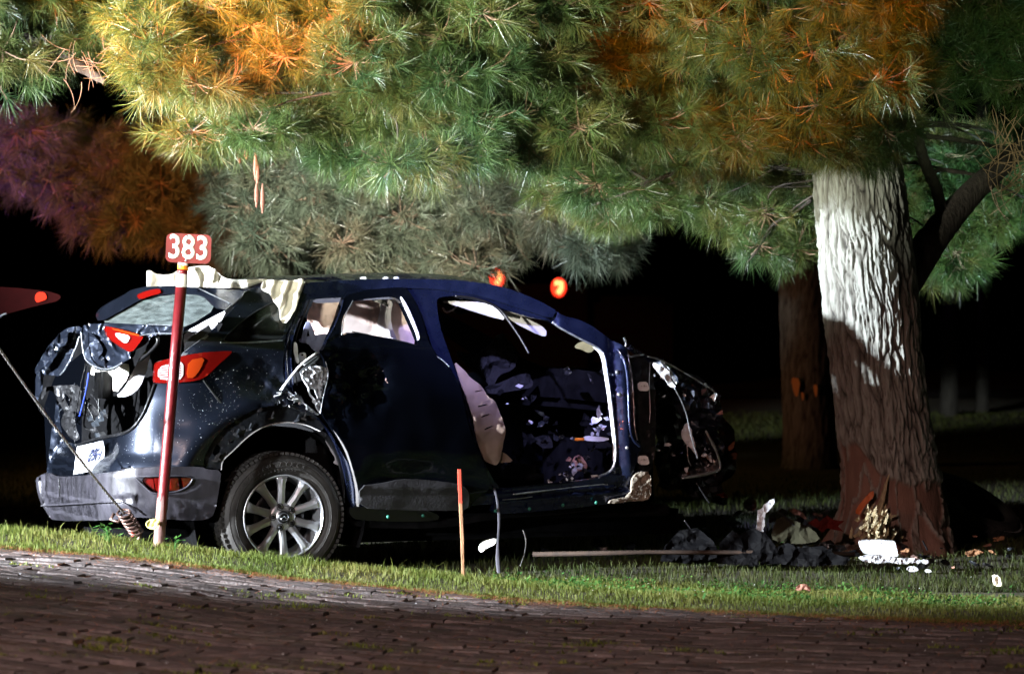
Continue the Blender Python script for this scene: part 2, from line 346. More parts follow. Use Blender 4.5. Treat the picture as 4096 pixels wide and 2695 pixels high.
for i in range(-60, 60):
    for j in range(-90, 90):
        u = i * .1985 + (.099 if j % 2 else 0); v = j * .1000
        x = u * ca - v * sa; y = 11.5 + u * sa + v * ca
        if abs(x) > 3.9 or y < 8.6 or y > float(by(x)) - .07 + rb.uniform(-.05, .04): continue
        if rb.random() < .003: continue
        dzdx = float(bz(x + .1) - bz(x - .1)) / .2
        z = float(bz(x)) + .011 * noise.noise(Vector((x * 1.3, y * 1.3, 0))) + rb.gauss(0, .0038)
        mt = Matrix.Translation((x + rb.uniform(-.004, .004), y + rb.uniform(-.004, .004), z)) @ Matrix.Rotation(-math.atan(dzdx), 4, 'Y') @ Matrix.Rotation(ang + rb.gauss(0, R(1.6)), 4, 'Z') @ Matrix.Rotation(rb.gauss(0, R(1.5)), 4, 'X') @ Matrix.Rotation(rb.gauss(0, R(1.6)), 4, 'Y')
        cand.append((mt, x, y, z, rb.randrange(8), rb.random()))
def visible(c):
    px = 2048 + c[1] / c[2] * F; py = HZ + (CH - c[3]) / c[2] * F
    return -60 < px < 4156 and py < 2705
vis = sorted([k for k, c in enumerate(cand) if visible(c)], key=lambda k: cand[k][2])[:300]; vset = set(vis)
VV = []; FF = []; RV = []
for k, c in enumerate(cand):
    if k in vset:
        o = bpy.data.objects.new('brick', BME[c[4]]); COL.objects.link(o); o.parent = drive; o.matrix_local = c[0]
    else:
        vs_, fs = BG[c[4]]; b0 = len(VV)
        VV += [tuple(c[0] @ Vector(v)) for v in vs_]; FF += [tuple(i + b0 for i in f) for f in fs]; RV += [c[5]] * len(vs_)
ob = mk('bricks', VV, FF, BM_A, drive); ob['kind'] = 'stuff'
at = ob.data.attributes.new('rnd', 'FLOAT', 'POINT')
if len(ob.data.vertices) == len(RV): at.data.foreach_set('value', RV)

# ------------------------------------------------------------------ grass
def grass_mat(name, a, b, c, trans=.3):
    m = bpy.data.materials.new(name); m.use_nodes = True; nt = m.node_tree; p = nt.nodes['Principled BSDF']; p.inputs['Roughness'].default_value = .6; p.inputs['Specular IOR Level'].default_value = .25
    at = nt.nodes.new('ShaderNodeAttribute'); at.attribute_name = 'rnd'
    r = nt.nodes.new('ShaderNodeValToRGB'); e = r.color_ramp.elements; e[0].color = (*a, 1); e[1].color = (*c, 1); x = e.new(.5); x.color = (*b, 1)
    nt.links.new(at.outputs['Fac'], r.inputs[0]); nt.links.new(r.outputs[0], p.inputs['Base Color'])
    tl = nt.nodes.new('ShaderNodeBsdfTranslucent'); mx = nt.nodes.new('ShaderNodeMixShader'); mx.inputs[0].default_value = trans
    nt.links.new(r.outputs[0], tl.inputs[0]); nt.links.new(p.outputs[0], mx.inputs[1]); nt.links.new(tl.outputs[0], mx.inputs[2]); nt.links.new(mx.outputs[0], nt.nodes['Material Output'].inputs[0])
    return m
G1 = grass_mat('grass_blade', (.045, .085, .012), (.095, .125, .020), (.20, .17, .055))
G1B = grass_mat('dimmed_lawn_blade', (.018, .034, .006), (.036, .050, .009), (.07, .065, .02))  # darker copy of the verge grass, standing in for the lawn's dim light
def blades(name, X, Y, Z, H, W, mat, lean=.5, seg2=True):
    n = len(X); az = RNG.uniform(0, 2 * np.pi, n); ln = RNG.uniform(.1, 1, n) * lean
    la = RNG.uniform(0, 2 * np.pi, n); lx, ly = np.cos(la) * ln, np.sin(la) * ln
    wx, wy = np.cos(az) * W, np.sin(az) * W; base = np.stack([X, Y, Z - .004], 1); wv = np.stack([wx, wy, np.zeros(n)], 1)
    mid = base + np.stack([lx * H * .3, ly * H * .3, H * .6], 1); tip = base + np.stack([lx * H, ly * H, H * (1 - .25 * ln)], 1)
    V = np.stack([base - wv, base + wv, mid - wv * .75, mid + wv * .75, tip], 1).reshape(-1, 3); k = np.arange(n) * 5
    T = np.concatenate([np.stack([k, k + 1, k + 3], 1), np.stack([k, k + 3, k + 2], 1), np.stack([k + 2, k + 3, k + 4], 1)])
    me = fast_mesh(name, V, T, True); at = me.attributes.new('rnd', 'FLOAT', 'POINT')
    cl = np.array([.5 + .5 * noise.noise(Vector((x * 2.2, y * 2.2, 3))) for x, y in zip(X, Y)]) if n < 90000 else RNG.random(n)
    at.data.foreach_set('value', np.repeat(np.clip(.35 * RNG.random(n) + .75 * cl - .05, 0, 1), 5).astype(np.float32))
    return link(name, me, mat)
n = 70000
X = RNG.uniform(-3.3, 3.3, n); dd = RNG.uniform(-.05, 1, n) ** 1.2; dd = np.nan_to_num(dd); D = np.where(RNG.random(n) < .12, RNG.uniform(-.12, .05, n), dd * 1.9)
Y = by(X) + D; keep = RNG.random(n) < np.where(D < 0, .5 * (1 + D / .12), 1); X, Y, D = X[keep], Y[keep], D[keep]
tall = np.array([.5 + .5 * noise.noise(Vector((x * 3.1, y * 3.1, 0))) for x, y in zip(X, Y)])
H = (.018 + .042 * tall * RNG.uniform(.3, 1.2, len(X))) * np.interp(X, [-2.5, 0, 2.5], [1.25, 1.1, .75]) * np.interp(D, [-.1, .1, .4], [.5, .85, 1.15])
st = RNG.random(len(X)) < .012; H[st] *= 1.9
g = blades('grass', X, Y, ground_z(X, Y), H, .0019, G1, .8); tagp(g, 'short wet grass growing along the edge of the brick driveway', 'grass', kind='stuff')
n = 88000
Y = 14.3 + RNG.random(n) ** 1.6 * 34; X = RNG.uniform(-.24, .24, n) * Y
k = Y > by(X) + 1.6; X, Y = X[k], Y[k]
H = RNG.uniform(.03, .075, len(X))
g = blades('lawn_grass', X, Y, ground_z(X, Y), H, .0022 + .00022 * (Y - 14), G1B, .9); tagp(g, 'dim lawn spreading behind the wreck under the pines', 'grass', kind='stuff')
# broad small weed leaves among the grass on the right of the verge
G2 = grass_mat('weed_leaf', (.030, .11, .020), (.050, .16, .035), (.11, .22, .05), .35)
def leaves(name, C, S, mat):
    n = len(C); ph = RNG.uniform(0, 6.28, n); tl = RNG.normal(0, .5, (n, 2)); V = []
    k8 = 6
    a = np.arange(k8) / k8 * 2 * np.pi
    for q in range(k8):
        ex = np.cos(a[q]) * S * 1.0; ey = np.sin(a[q]) * S * .62
        dx = ex * np.cos(ph) - ey * np.sin(ph); dy = ex * np.sin(ph) + ey * np.cos(ph)
        V.append(np.stack([C[:, 0] + dx, C[:, 1] + dy, C[:, 2] + dx * tl[:, 0] + dy * tl[:, 1] + abs(ex) * .12], 1))
    V = np.stack(V, 1).reshape(-1, 3); T = np.arange(n * k8).reshape(-1, k8)
    me = fast_mesh(name, V, T); at = me.attributes.new('rnd', 'FLOAT', 'POINT'); at.data.foreach_set('value', np.repeat(RNG.random(n), k8).astype(np.float32))
    return link(name, me, mat)
n = 9500; cx = RNG.uniform(-.1, 3.1, n); cd = RNG.uniform(.35, 1.9, n) + RNG.normal(0, .1, n); cy = by(cx) + cd
kk = np.array([noise.noise(Vector((x * 3, y * 3, 9))) > -.12 + .15 * max(0, x - 1.2) for x, y in zip(cx, cy)]) & (RNG.random(n) < np.interp(cx, [-.1, .3, 1.4, 2.6], [.3, 1, .9, .2]))
cx, cy = cx[kk], cy[kk]
tagp(leaves('weeds', np.stack([cx, cy, ground_z(cx, cy) + RNG.uniform(.015, .045, len(cx))], 1), RNG.uniform(.004, .010, len(cx)), G2), 'low bright green clover and weeds in front of the debris', 'weeds', kind='stuff')
G2M = grass_mat('moss_blade', (.06, .10, .012), (.13, .17, .02), (.25, .24, .05))
# moss and tufts in the joints of the drive
mx_, my_ = [], []
for _ in range(105):
    y0 = 9.4 + random.random() ** 1.1 * 4.0; x0 = random.uniform(-.2, .2) * y0
    if y0 > by(x0): continue
    m_ = random.randint(12, 60); sp = random.uniform(.02, .10)
    u = RNG.normal(0, sp, m_); w = RNG.normal(0, .010, m_); mx_ += list(x0 + u * ca - w * sa); my_ += list(y0 + u * sa + w * ca)
mx_, my_ = np.array(mx_), np.array(my_); k = my_ < by(mx_); mx_, my_ = mx_[k], my_[k]
g = blades('joint_moss', mx_, my_, bz(mx_) - .004, RNG.uniform(.008, .032, len(mx_)), .0035, G2M, 1.6); tagp(g, 'moss and grass tufts growing in the joints of the driveway', 'moss', kind='stuff')
# glass crumbs on the drive
def crumbs(name, C, S, mat):
    n = len(C); q = RNG.normal(0, 1, (n, 4, 3)); q /= np.linalg.norm(q, axis=2, keepdims=True); V = (C[:, None, :] + q * S[:, None, None]); V[:, :, 2] = np.maximum(V[:, :, 2], C[:, None, 2] - S[:, None] * .3)
    k = np.arange(n) * 4; T = np.concatenate([np.stack([k, k + 1, k + 2], 1), np.stack([k, k + 2, k + 3], 1), np.stack([k, k + 3, k + 1], 1), np.stack([k + 1, k + 3, k + 2], 1)])
    return link(name, fast_mesh(name, V.reshape(-1, 3), T), mat)
n = 380; gy = 9.7 + RNG.random(n) ** .8 * 5.2; gx = RNG.uniform(-.18, .18, n) * gy + RNG.normal(0, .05, n)
gz = ground_z(gx, gy) + np.where(gy > by(gx), .035, .008)
tagp(crumbs('glass_fragments', np.stack([gx, gy, gz], 1), RNG.uniform(.002, .006, n), MAT['shard']), 'crumbs of broken window glass scattered over driveway and verge', 'broken glass', kind='stuff')
# fallen needles along the edge of the drive
n = 9000; fx = RNG.uniform(-3.2, 3.2, n); fy = by(fx) - np.abs(RNG.normal(0, .16, n)) + .03; fz = bz(fx) + .009
m3 = n // 3; fy[:m3] = by(fx[:m3]) - RNG.random(m3) * 4
a = RNG.uniform(0, 6.28, n); L = RNG.uniform(.02, .05, n); dv = np.stack([np.cos(a) * L, np.sin(a) * L, RNG.uniform(0, .01, n)], 1); wv = np.stack([-np.sin(a), np.cos(a), np.zeros(n)], 1) * .0012
c = np.stack([fx, fy, fz], 1); V = np.stack([c - dv - wv, c + dv, c - dv + wv], 1).reshape(-1, 3)
needm = M('fallen_needle', (.34, .12, .05), .6)
tagp(link('fallen_needles', fast_mesh('fallen_needles', V, np.arange(n * 3).reshape(-1, 3)), needm), 'brown fallen pine needles along the edge of the bricks', 'pine needles', kind='stuff')

# ------------------------------------------------------------------ car frame and the tools that build panels
YAW = R(23); FW = Vector((math.cos(YAW), math.sin(YAW), 0)); AW = Vector((-math.sin(YAW), math.cos(YAW), 0)); C0 = Vector((-1.185, 14.97, 0)); CW = 1.76
def cl(x, y, z): return C0 + FW * x + AW * y + Vector((0, 0, z))
def h_side(z): return np.interp(z, [-.2, .1, .3, .45, .65, .85, .95, 1.45, 1.6], [.12, .07, .02, .0, .0, .02, .05, .24, .32])
def h_rear(z): return np.interp(z, [-.2, .1, .2, .3, .45, .50, .56, .75, .9, 1.2, 1.6], [.20, .08, .03, .0, .0, .02, .07, .10, .14, .28, .55])
def hull_f(X, Y, Z, inset=0):
    dx, dy = X - C0.x, Y - C0.y; lx = dx * FW.x + dy * FW.y; ly = dx * AW.x + dy * AW.y
    s = h_side(Z) + inset; r = h_rear(Z) + inset; x0 = -.88 + r; x1 = 3.3; y0 = s; y1 = CW - s; rad = .30
    cx, cy = (x0 + x1) / 2, (y0 + y1) / 2; qx = np.abs(lx - cx) - ((x1 - x0) / 2 - rad); qy = np.abs(ly - cy) - ((y1 - y0) / 2 - rad)
    return np.hypot(np.maximum(qx, 0), np.maximum(qy, 0)) + np.minimum(np.maximum(qx, qy), 0) - rad
def hull(pts, inset=0):
    pts = np.asarray(pts, float); ux = (pts[:, 0] - 2048) / F; uz = (HZ - pts[:, 1]) / F
    best = np.full(len(pts), 1e9); bt = np.full(len(pts), 15.); hit = np.full(len(pts), np.nan)
    for t in np.arange(13.6, 18.5, .03):
        f = hull_f(ux * t, t, CH + uz * t, inset); b = f < best; upd = b & np.isnan(hit); best[upd] = f[upd]; bt[upd] = t
        h = (f <= 0) & np.isnan(hit); hit[h] = t
    lo = np.where(np.isnan(hit), bt, hit - .03); hi = np.where(np.isnan(hit), bt, hit)
    for _ in range(14):
        m = (lo + hi) / 2; f = hull_f(ux * m, m, CH + uz * m, inset); lo = np.where(f > 0, m, lo); hi = np.where(f > 0, hi, m)
    t = np.where(np.isnan(hit), bt, hi); return np.stack([ux * t, t, CH + uz * t], 1)
def plane(p0, nrm):
    p0 = np.array(p0); nrm = np.array(nrm, float)
    def f(pts, inset=0):
        pts = np.asarray(pts, float); d = np.stack([(pts[:, 0] - 2048) / F, np.ones(len(pts)), (HZ - pts[:, 1]) / F], 1)
        o = np.array([0, 0, CH]); t = ((p0 - o) @ nrm) / (d @ nrm); return o + d * t[:, None]
    return f
def cplane(x, y, nx, ny, nz=0):
    n_ = FW * nx + AW * ny + Vector((0, 0, nz)); return plane(cl(x, y, .8), n_)
def chaikin(p, it=1, q=.22):
    p = [np.array(a, float) for a in p]
    for _ in range(it):
        o = []
        for i in range(len(p)): a, b = p[i], p[(i + 1) % len(p)]; o += [a * (1 - q) + b * q, a * q + b * (1 - q)]
        p = o
    return p
def inpoly(P_, poly):
    P_ = np.asarray(P_, float); poly = np.asarray(poly, float); x, y = P_[:, 0], P_[:, 1]; ins = np.zeros(len(P_), bool); j = len(poly) - 1
    for i in range(len(poly)):
        xi, yi = poly[i]; xj, yj = poly[j]
        c = ((yi > y) != (yj > y)) & (x < (xj - xi) * (y - yi) / (yj - yi + 1e-12) + xi); ins ^= c; j = i
    return ins
def cdt(outline, holes=(), step=24, jit=.3, sm=1):
    loops = [chaikin(outline, sm) if sm else [np.array(a, float) for a in outline]] + [chaikin(h, sm) if sm else [np.array(a, float) for a in h] for h in holes]
    V = []; E = []
    for lp in loops:
        q = []
        for i in range(len(lp)):
            a, b = lp[i], lp[(i + 1) % len(lp)]; m = max(1, int(np.hypot(*(b - a)) / step))
            q += [a + (b - a) * k / m for k in range(m)]
        s = len(V); V += q; E += [(s + k, s + (k + 1) % len(q)) for k in range(len(q))]
    A = np.array(loops[0]); x0, y0 = A.min(0); x1, y1 = A.max(0); rg = random.Random(int(x0 * 7 + y0))
    g = [(x + rg.uniform(-jit, jit) * step, y + rg.uniform(-jit, jit) * step) for x in np.arange(x0, x1, step) for y in np.arange(y0, y1, step)]
    if g:
        g = np.array(g); k = inpoly(g, loops[0])
        for h in loops[1:]: k &= ~inpoly(g, h)
        V += [np.array(a) for a in g[k]]
    r = delaunay_2d_cdt([Vector((float(v[0]), float(v[1]))) for v in V], E, [], 0, 1e-4)
    ov = np.array([(v.x, v.y) for v in r[0]]); tr = [tuple(f) for f in r[2] if len(f) == 3]; T = np.array(tr); cen = ov[T].mean(1)
    k = inpoly(cen, loops[0])
    for h in loops[1:]: k &= ~inpoly(cen, h)
    return ov, T[k]
def panel(name, outline, mat, parent, surf=hull, inset=0, holes=(), step=24, thick=.012, dent=None, smooth=True, sm=1, back=None, jit=.3):
    """a sheet of real thickness: outline in photo pixels laid on a surface of the car (or on a plane in the place)"""
    P2, T = cdt(outline, holes, step, jit, sm); Q = surf(P2, inset)
    bdir = np.array(back if back is not None else (AW.x, AW.y, 0))
    if dent is not None:
        Q = Q - np.array([dent(*p2, *q) for p2, q in zip(P2, Q)])[:, None] * bdir
    B = Q + bdir * thick; n = len(Q)
    # orient front to the camera
    a, b, c = Q[T[:, 0]], Q[T[:, 1]], Q[T[:, 2]]; nr = np.cross(b - a, c - a); v = np.array([0, 0, CH]) - a
    fl = (nr * v).sum(1) < 0; T = T.copy(); T[fl] = T[fl][:, ::-1]
    ec = {}
    for t in T:
        for i in range(3):
            e = (t[i], t[(i + 1) % 3]); ec[e] = 1
    bd = [e for e in ec if (e[1], e[0]) not in ec]
    VV = [tuple(x) for x in Q] + [tuple(x) for x in B]; FF = [tuple(int(i) for i in t) for t in T] + [tuple(int(i) + n for i in t[::-1]) for t in T]; ns = len(FF)
    for e in bd:
        s = len(VV); VV += [tuple(Q[e[1]]), tuple(Q[e[0]]), tuple(B[e[0]]), tuple(B[e[1]])]; FF.append((s, s + 1, s + 2, s + 3))
    o = mk(name, VV, FF, mat, parent)
    if smooth:
        for i, p in enumerate(o.data.polygons):
            if i < ns: p.use_smooth = True
    return o
def crump(amp, sc=9, seed=0.0, ridged=True):
    def f(px, py, x, y, z):
        v = fbm((x + seed, y - seed * .7, z + seed), sc, 3)
        return amp * ((1 - 2 * abs(v)) if ridged else v)
    return f
def pl(points, surf=hull, inset=0):
    return [Vector(p) for p in surf(np.array(points, float), inset)]
def strip(name, pts, rad, mat, parent, surf=hull, inset=0, n=6, it=2, flat=1.0):
    return tube(name, pl([tuple(p) for p in sm_line(pts, it)], surf, inset), rad, mat, parent, n, 0, flat)
def text_mesh(s, mat, parent, org, ux, uy, size, ext=.001, name='lettering', bold=0.0):
    cu = bpy.data.curves.new('txt', 'FONT'); cu.body = s; cu.align_x = 'CENTER'; cu.align_y = 'CENTER'; cu.size = 1; cu.extrude = 0; cu.offset = bold; cu.resolution_u = 4
    to = bpy.data.objects.new('txt', cu); COL.objects.link(to); dg = bpy.context.evaluated_depsgraph_get(); me = bpy.data.meshes.new_from_object(to.evaluated_get(dg))
    bpy.data.objects.remove(to); nn = ux.cross(uy).normalized(); off = root_loc(parent)
    bm = bmesh.new(); bm.from_mesh(me)
    for v in bm.verts: v.co = org + ux * v.co.x * size + uy * v.co.y * size + nn * .0 
    r = bmesh.ops.extrude_face_region(bm, geom=bm.faces[:])
    for v in r['geom']:
        if isinstance(v, bmesh.types.BMVert): v.co += nn * ext
    bpy.data.meshes.remove(me); return mkbm(name, bm, mat, parent)

car = thing('wrecked_car', cl(0.9, .88, LAWN), 'crushed dark blue hatchback with its front door gone and rear torn open, under the pines', 'car')
m = MAT
# quarter panel with window hole
QW = [(880, 1368), (934, 1314), (1001, 1258), (1095, 1206), (1170, 1186), (1176, 1200), (1147, 1300), (1131, 1358), (1050, 1366)]
arch_o = [(818, 1866), (809, 1850), (827, 1792), (867, 1734), (907, 1698), (979, 1654), (1023, 1631), (1086, 1620), (1158, 1627), (1211, 1649), (1274, 1680)]
quarter = [(488, 1879), (450, 1820), (415, 1747), (470, 1738), (517, 1723), (566, 1670), (600, 1587), (619, 1534), (626, 1532), (787, 1523), (827, 1505), (876, 1456), (928, 1411), (925, 1402), (805, 1409), (722, 1424),
           (738, 1405), (830, 1338), (900, 1270), (960, 1200), (985, 1160), (1080, 1140), (1225, 1128), (1211, 1180), (1175, 1265), (1135, 1363), (1133, 1452), (1144, 1551), (1180, 1600), (1240, 1640)] + arch_o[::-1]
def qdent(px, py, x, y, z):
    d = math.exp(-((px - 1060) ** 2 / 90 ** 2 + (py - 1520) ** 2 / 70 ** 2)); w = math.exp(-((px - 1130) ** 2 / 70 ** 2 + (py - 1590) ** 2 / 50 ** 2))
    crease = .012 * math.exp(-((py - 1392 - .06 * (px - 900)) / 22) ** 2) * (1 if px > 600 else 0)
    flare = .030 * math.exp(-(((math.hypot((px - 1120) * 1.0, (py - 2050) * .95)) - 420) / 55) ** 2)
    dimple = -.018 * math.exp(-(((px - 700) / 70) ** 2 + ((py - 1690) / 60) ** 2))
    return crease + flare + dimple - .035 * d + (.02 * fbm((x, y, z), 22, 2)) * (w * 1.5 + d) + .0022 * fbm((x, y, z), 5, 2)
panel('quarter_panel', quarter, m['paint'], car, holes=[QW], step=13, dent=qdent, thick=.014)
panel('quarter_window', [(a + (5 if a < 1000 else -3), b - 0) for a, b in QW], m['glass'], car, inset=.012, step=40, thick=.004)
strip('window_seal', [(878, 1371), (934, 1315), (1001, 1258), (1095, 1205), (1170, 1184)], .0032, m['greymetal'], car, inset=-.004)
strip('window_seal', [(880, 1371), (1000, 1370), (1131, 1361)], .0045, m['steel'], car, inset=-.004)
# something pale behind the quarter window
panel('torn_liner', [(985, 1330), (1020, 1300), (1075, 1262), (1120, 1238), (1125, 1255), (1105, 1310), (1090, 1335), (1040, 1338), (1000, 1340)], m['beige'], car, inset=.10, step=12, dent=crump(.02, 18))
# tail lamp on the quarter
TL = [(617, 1527), (620, 1480), (624, 1451), (657, 1438), (805, 1409), (925, 1402), (928, 1411), (876, 1456), (827, 1505), (787, 1523), (700, 1531), (626, 1532)]
lampo = panel('tail_lamp', TL, m['redlens'], car, inset=-.010, step=12, thick=.03)
panel('lens', [(632, 1515), (634, 1468), (690, 1452), (735, 1446), (732, 1516), (680, 1520)], m['clearlens'], lampo, inset=-.014, step=14, thick=.006)
panel('lens', [(745, 1510), (755, 1440), (822, 1427), (800, 1480), (775, 1512)], m['orangelens'], lampo, inset=-.014, step=14, thick=.006)
for k in range(5):
    panel('rib', [(636, 1472 + k * 9), (724, 1460 + k * 10), (724, 1463 + k * 10), (636, 1475 + k * 9)], m['redlens'], lampo, inset=-.0175, step=30, thick=.003, sm=0)
# water drops on the paint
dq = []
for (x0, x1, y0, y1, n_) in ((800, 960, 1480, 1700, 150), (440, 800, 1560, 1860, 240), (740, 1130, 1380, 1640, 80), (900, 1130, 1180, 1380, 40)):
    for _ in range(n_): dq.append((random.uniform(x0, x1), random.uniform(y0, y1)))
dq = np.array(dq); dq = dq[inpoly(dq, quarter) & ~inpoly(dq, QW)]; DP = hull(dq, -.004)
DP = DP - np.array([qdent(*a, *b) for a, b in zip(dq, DP)])[:, None] * np.array((AW.x, AW.y, 0))
mkd = crumbs('water_drops', DP, RNG.uniform(.0014, .0032, len(DP)), m['shard']); mkd.data.transform(Matrix.Translation(-root_loc(car))); mkd.parent = car; mkd['kind'] = 'stuff'
# crack in the quarter
strip('crack', [(811, 1518), (850, 1570), (895, 1628), (943, 1682)], [.004, .006, .010], m['bplastic'], car, inset=-.003)
# arch mount band with clips and holes
arch_i = [(885, 1879), (889, 1841), (930, 1806), (979, 1756), (1032, 1716), (1086, 1696), (1149, 1687), (1220, 1696), (1283, 1725)]
band = [(812, 1868)] + arch_o[2:] + [(1300, 1705)] + arch_i[::-1]
archo = panel('arch_mount', band, m['arch'], car, inset=.014, step=11, dent=crump(.006, 30, 2), thick=.02,
      holes=[[(848, 1812), (866, 1772), (888, 1790), (880, 1812), (860, 1824)], [(918, 1768), (940, 1758), (934, 1772)], [(955, 1705), (975, 1700), (985, 1716), (965, 1722)]])
for i, (cx, cy) in enumerate([(930, 1719), (1023, 1655), (1073, 1650), (1120, 1637), (882, 1752), (898, 1810), (905, 1770)]):
    p = pl([(cx, cy)], hull, .004)[0]; bm = bmesh.new(); rr = random.uniform(.009, .016)
    add_tube(bm, [p + Vector((0, .01, 0)) + Vector((math.cos(t), 0, math.sin(t))) * rr for t in np.linspace(0, 6.28, 13)], .003, 5, False); mkbm('mount_hole', bm, m['greymetal'], archo, True)
for i, (cx, cy) in enumerate([(995, 1718), (1085, 1672), (1186, 1683), (1215, 1675), (945, 1740), (860, 1842), (1040, 1640), (870, 1835)]):
    p = pl([(cx, cy)], hull, -.004)[0]; bm = bmesh.new()
    add_box(bm, Matrix.Translation(p) @ Matrix.Rotation(random.uniform(-.6, .6), 4, 'Y'), .034, .02, .012, .003); add_box(bm, Matrix.Translation(p + Vector((.008, -.004, .018))) @ Matrix.Rotation(.4, 4, 'Y'), .010, .015, .034, .003)
    mkbm('clip', bm, m['bplastic' if i % 2 else 'arch'], archo)
strip('liner_edge', arch_i, .0035, m['white'], archo, inset=.008)
panel('arch_edge', [(1205, 1690), (1260, 1702), (1315, 1740), (1350, 1790), (1368, 1850), (1378, 1930), (1381, 2016), (1375, 2002), (1370, 1930), (1360, 1865), (1342, 1812), (1312, 1764), (1262, 1722), (1210, 1702)], m['greymetal'], car, inset=.02, step=12, thick=.02)
panel('arch_trim', [(1314, 1689), (1354, 1730), (1390, 1792), (1417, 1868), (1435, 1949), (1438, 2025), (1424, 2025), (1421, 1949), (1403, 1868), (1377, 1797), (1345, 1739)], m['white'], car, inset=-.025, step=14, thick=.010, back=(FW.x * .6 + AW.x, FW.y * .6 + AW.y, 0))
# wheel-well liner (dark drum) behind the arch
bm = bmesh.new(); wc = cl(0, 0, .223)
prev = None
for k in range(25):
    t = math.pi * (k / 24) * 1.25 - .4; r0 = .47; q = []
    for yy in (.06, .50): q.append(bm.verts.new(cl(-math.cos(t) * r0, yy, .223 + math.sin(t) * r0)))
    q.append(bm.verts.new(cl(0, .52, .223)))
    if prev: bm.faces.new((prev[0], q[0], q[1], prev[1])); bm.faces.new((prev[1], q[1], q[2]))
    prev = q
mkbm('wheel_well', bm, m['interior'], car, True)
panel('torn_liner', [(1288, 1738), (1320, 1742), (1352, 1800), (1368, 1870), (1350, 1860), (1330, 1850), (1345, 1835), (1318, 1795)], m['liner'], car, inset=.10, step=12, dent=crump(.015, 20, 5))
# ----- rear bumper
bump = [(148, 1912), (170, 1900), (197, 1888), (231, 1908), (362, 1901), (478, 1883), (508, 1871), (692, 1866), (804, 1866), (828, 1876), (886, 1881), (880, 1937), (858, 2058), (828, 2077), (770, 2082), (585, 2070), (532, 2068), (440, 2080), (221, 2084), (197, 2058), (163, 2000), (151, 1951)]
fog = [(560, 1908), (640, 1906), (768, 1906), (766, 1922), (750, 1944), (711, 1963), (660, 1969), (614, 1970), (592, 1956)]
def bdent(px, py, x, y, z):
    v = 0
    if px < 540:
        ed = 2014 - .04 * (px - 163); v += .016 * (1 if py < ed - 12 else (0 if py < ed else .012 / .016)) - (0 if py < ed else .0)
        v -= .0006 * max(0, py - ed - 20) * .35
    else:
        ex = (px - 540) / 60; ed = 2014 - .04 * 377 + ex * 14
        v += .016 * max(0, 1 - ex) * (1 if py < ed - 12 else 0)
    cr = math.exp(-((px - (480 + (py - 1880) * .18)) / 9) ** 2) * .006
    rec = math.exp(-(((px - 660) / 120) ** 2 + ((py - 1935) / 34) ** 2)) * -.014
    return v - cr + rec + .002 * fbm((x, y, z), 6, 2) + (.008 * fbm((x, y, z), 30, 3) if 690 < px < 830 and py > 2010 else 0)
bumpo = panel('bumper', bump, m['clad'], car, inset=-.035, step=11, holes=[fog], dent=bdent, thick=.05)
strip('bumper_ridge', [(163, 2022), (300, 2014), (449, 2004), (500, 2010), (545, 2050)], .005, m['clad'], bumpo, inset=-.052)
strip('seam', [(236, 1912), (238, 1960), (236, 2006)], .0025, m['bplastic'], bumpo, inset=-.052)
strip('fog_surround', [(540, 1906), (640, 1903), (772, 1903), (768, 1924), (750, 1947), (711, 1966), (660, 1972), (612, 1974), (588, 1956), (540, 1908)], .005, m['clad'], bumpo, inset=-.04)
for k, (x0, x1) in enumerate([(566, 612), (618, 660), (664, 712), (726, 762)]):
    t0 = lambda x: 1912; b0 = lambda x: float(np.interp(x, [566, 595, 614, 711, 750, 765], [1914, 1954, 1964, 1960, 1941, 1914]))
    panel('fog_reflector', [(x0, 1911), (x1, 1911), (x1 + 6, b0(x1)), (x0 + 8, b0(x0 + 8))], m['redlens'], bumpo, inset=-.034 + (.006 if k == 0 else 0), step=20, thick=.02, sm=0)
panel('reflector_bed', [(555, 1903), (770, 1903), (768, 1930), (740, 1965), (600, 1975), (570, 1940)], m['bplastic'], bumpo, inset=.012, step=30, thick=.01)
for sx, y0, y1 in ((172, 1918, 1996), (186, 1920, 1975), (262, 1912, 1990), (268, 1912, 1960), (274, 1912, 2004), (284, 1908, 1984), (292, 1910, 1978), (240, 1912, 2000)):
    strip('oil_streak', [(sx, y0), (sx + random.uniform(-2, 2), (y0 + y1) / 2), (sx, y1)], [.006, .003, .0015], m['bplastic'], bumpo, inset=-.0505, flat=.12)
# ----- body behind the plate
panel('tailgate_sill', [(216, 1690), (228, 1740), (262, 1768), (310, 1775), (365, 1763), (415, 1747), (450, 1815), (488, 1879), (440, 1895), (300, 1912), (190, 1912), (183, 1890), (190, 1840), (202, 1743)], m['paint'], car, inset=.0, step=12, dent=crump(.028, 7, 4), thick=.01)
PLq = [(309, 1786), (411, 1762), (420, 1801), (406, 1876), (294, 1897), (300, 1850)]
platepl = plane(cl(-.90, .62, .75), FW * -1 + AW * -.45)
plate = panel('number_plate', PLq, m['plate'], car, surf=platepl, step=30, thick=.004, sm=0)
p0, p1, p2, p3 = pl([(382, 1821), (410, 1816), (372, 1850), (382, 1821)], platepl)
text_mesh('09H', m['platetext'], plate, p0 + Vector((-.003, -.004, 0)), (p1 - p0) / 28 * 30, (p0 - p2) / 31 * 78, 1.0, .0015, 'plate_characters', .012)
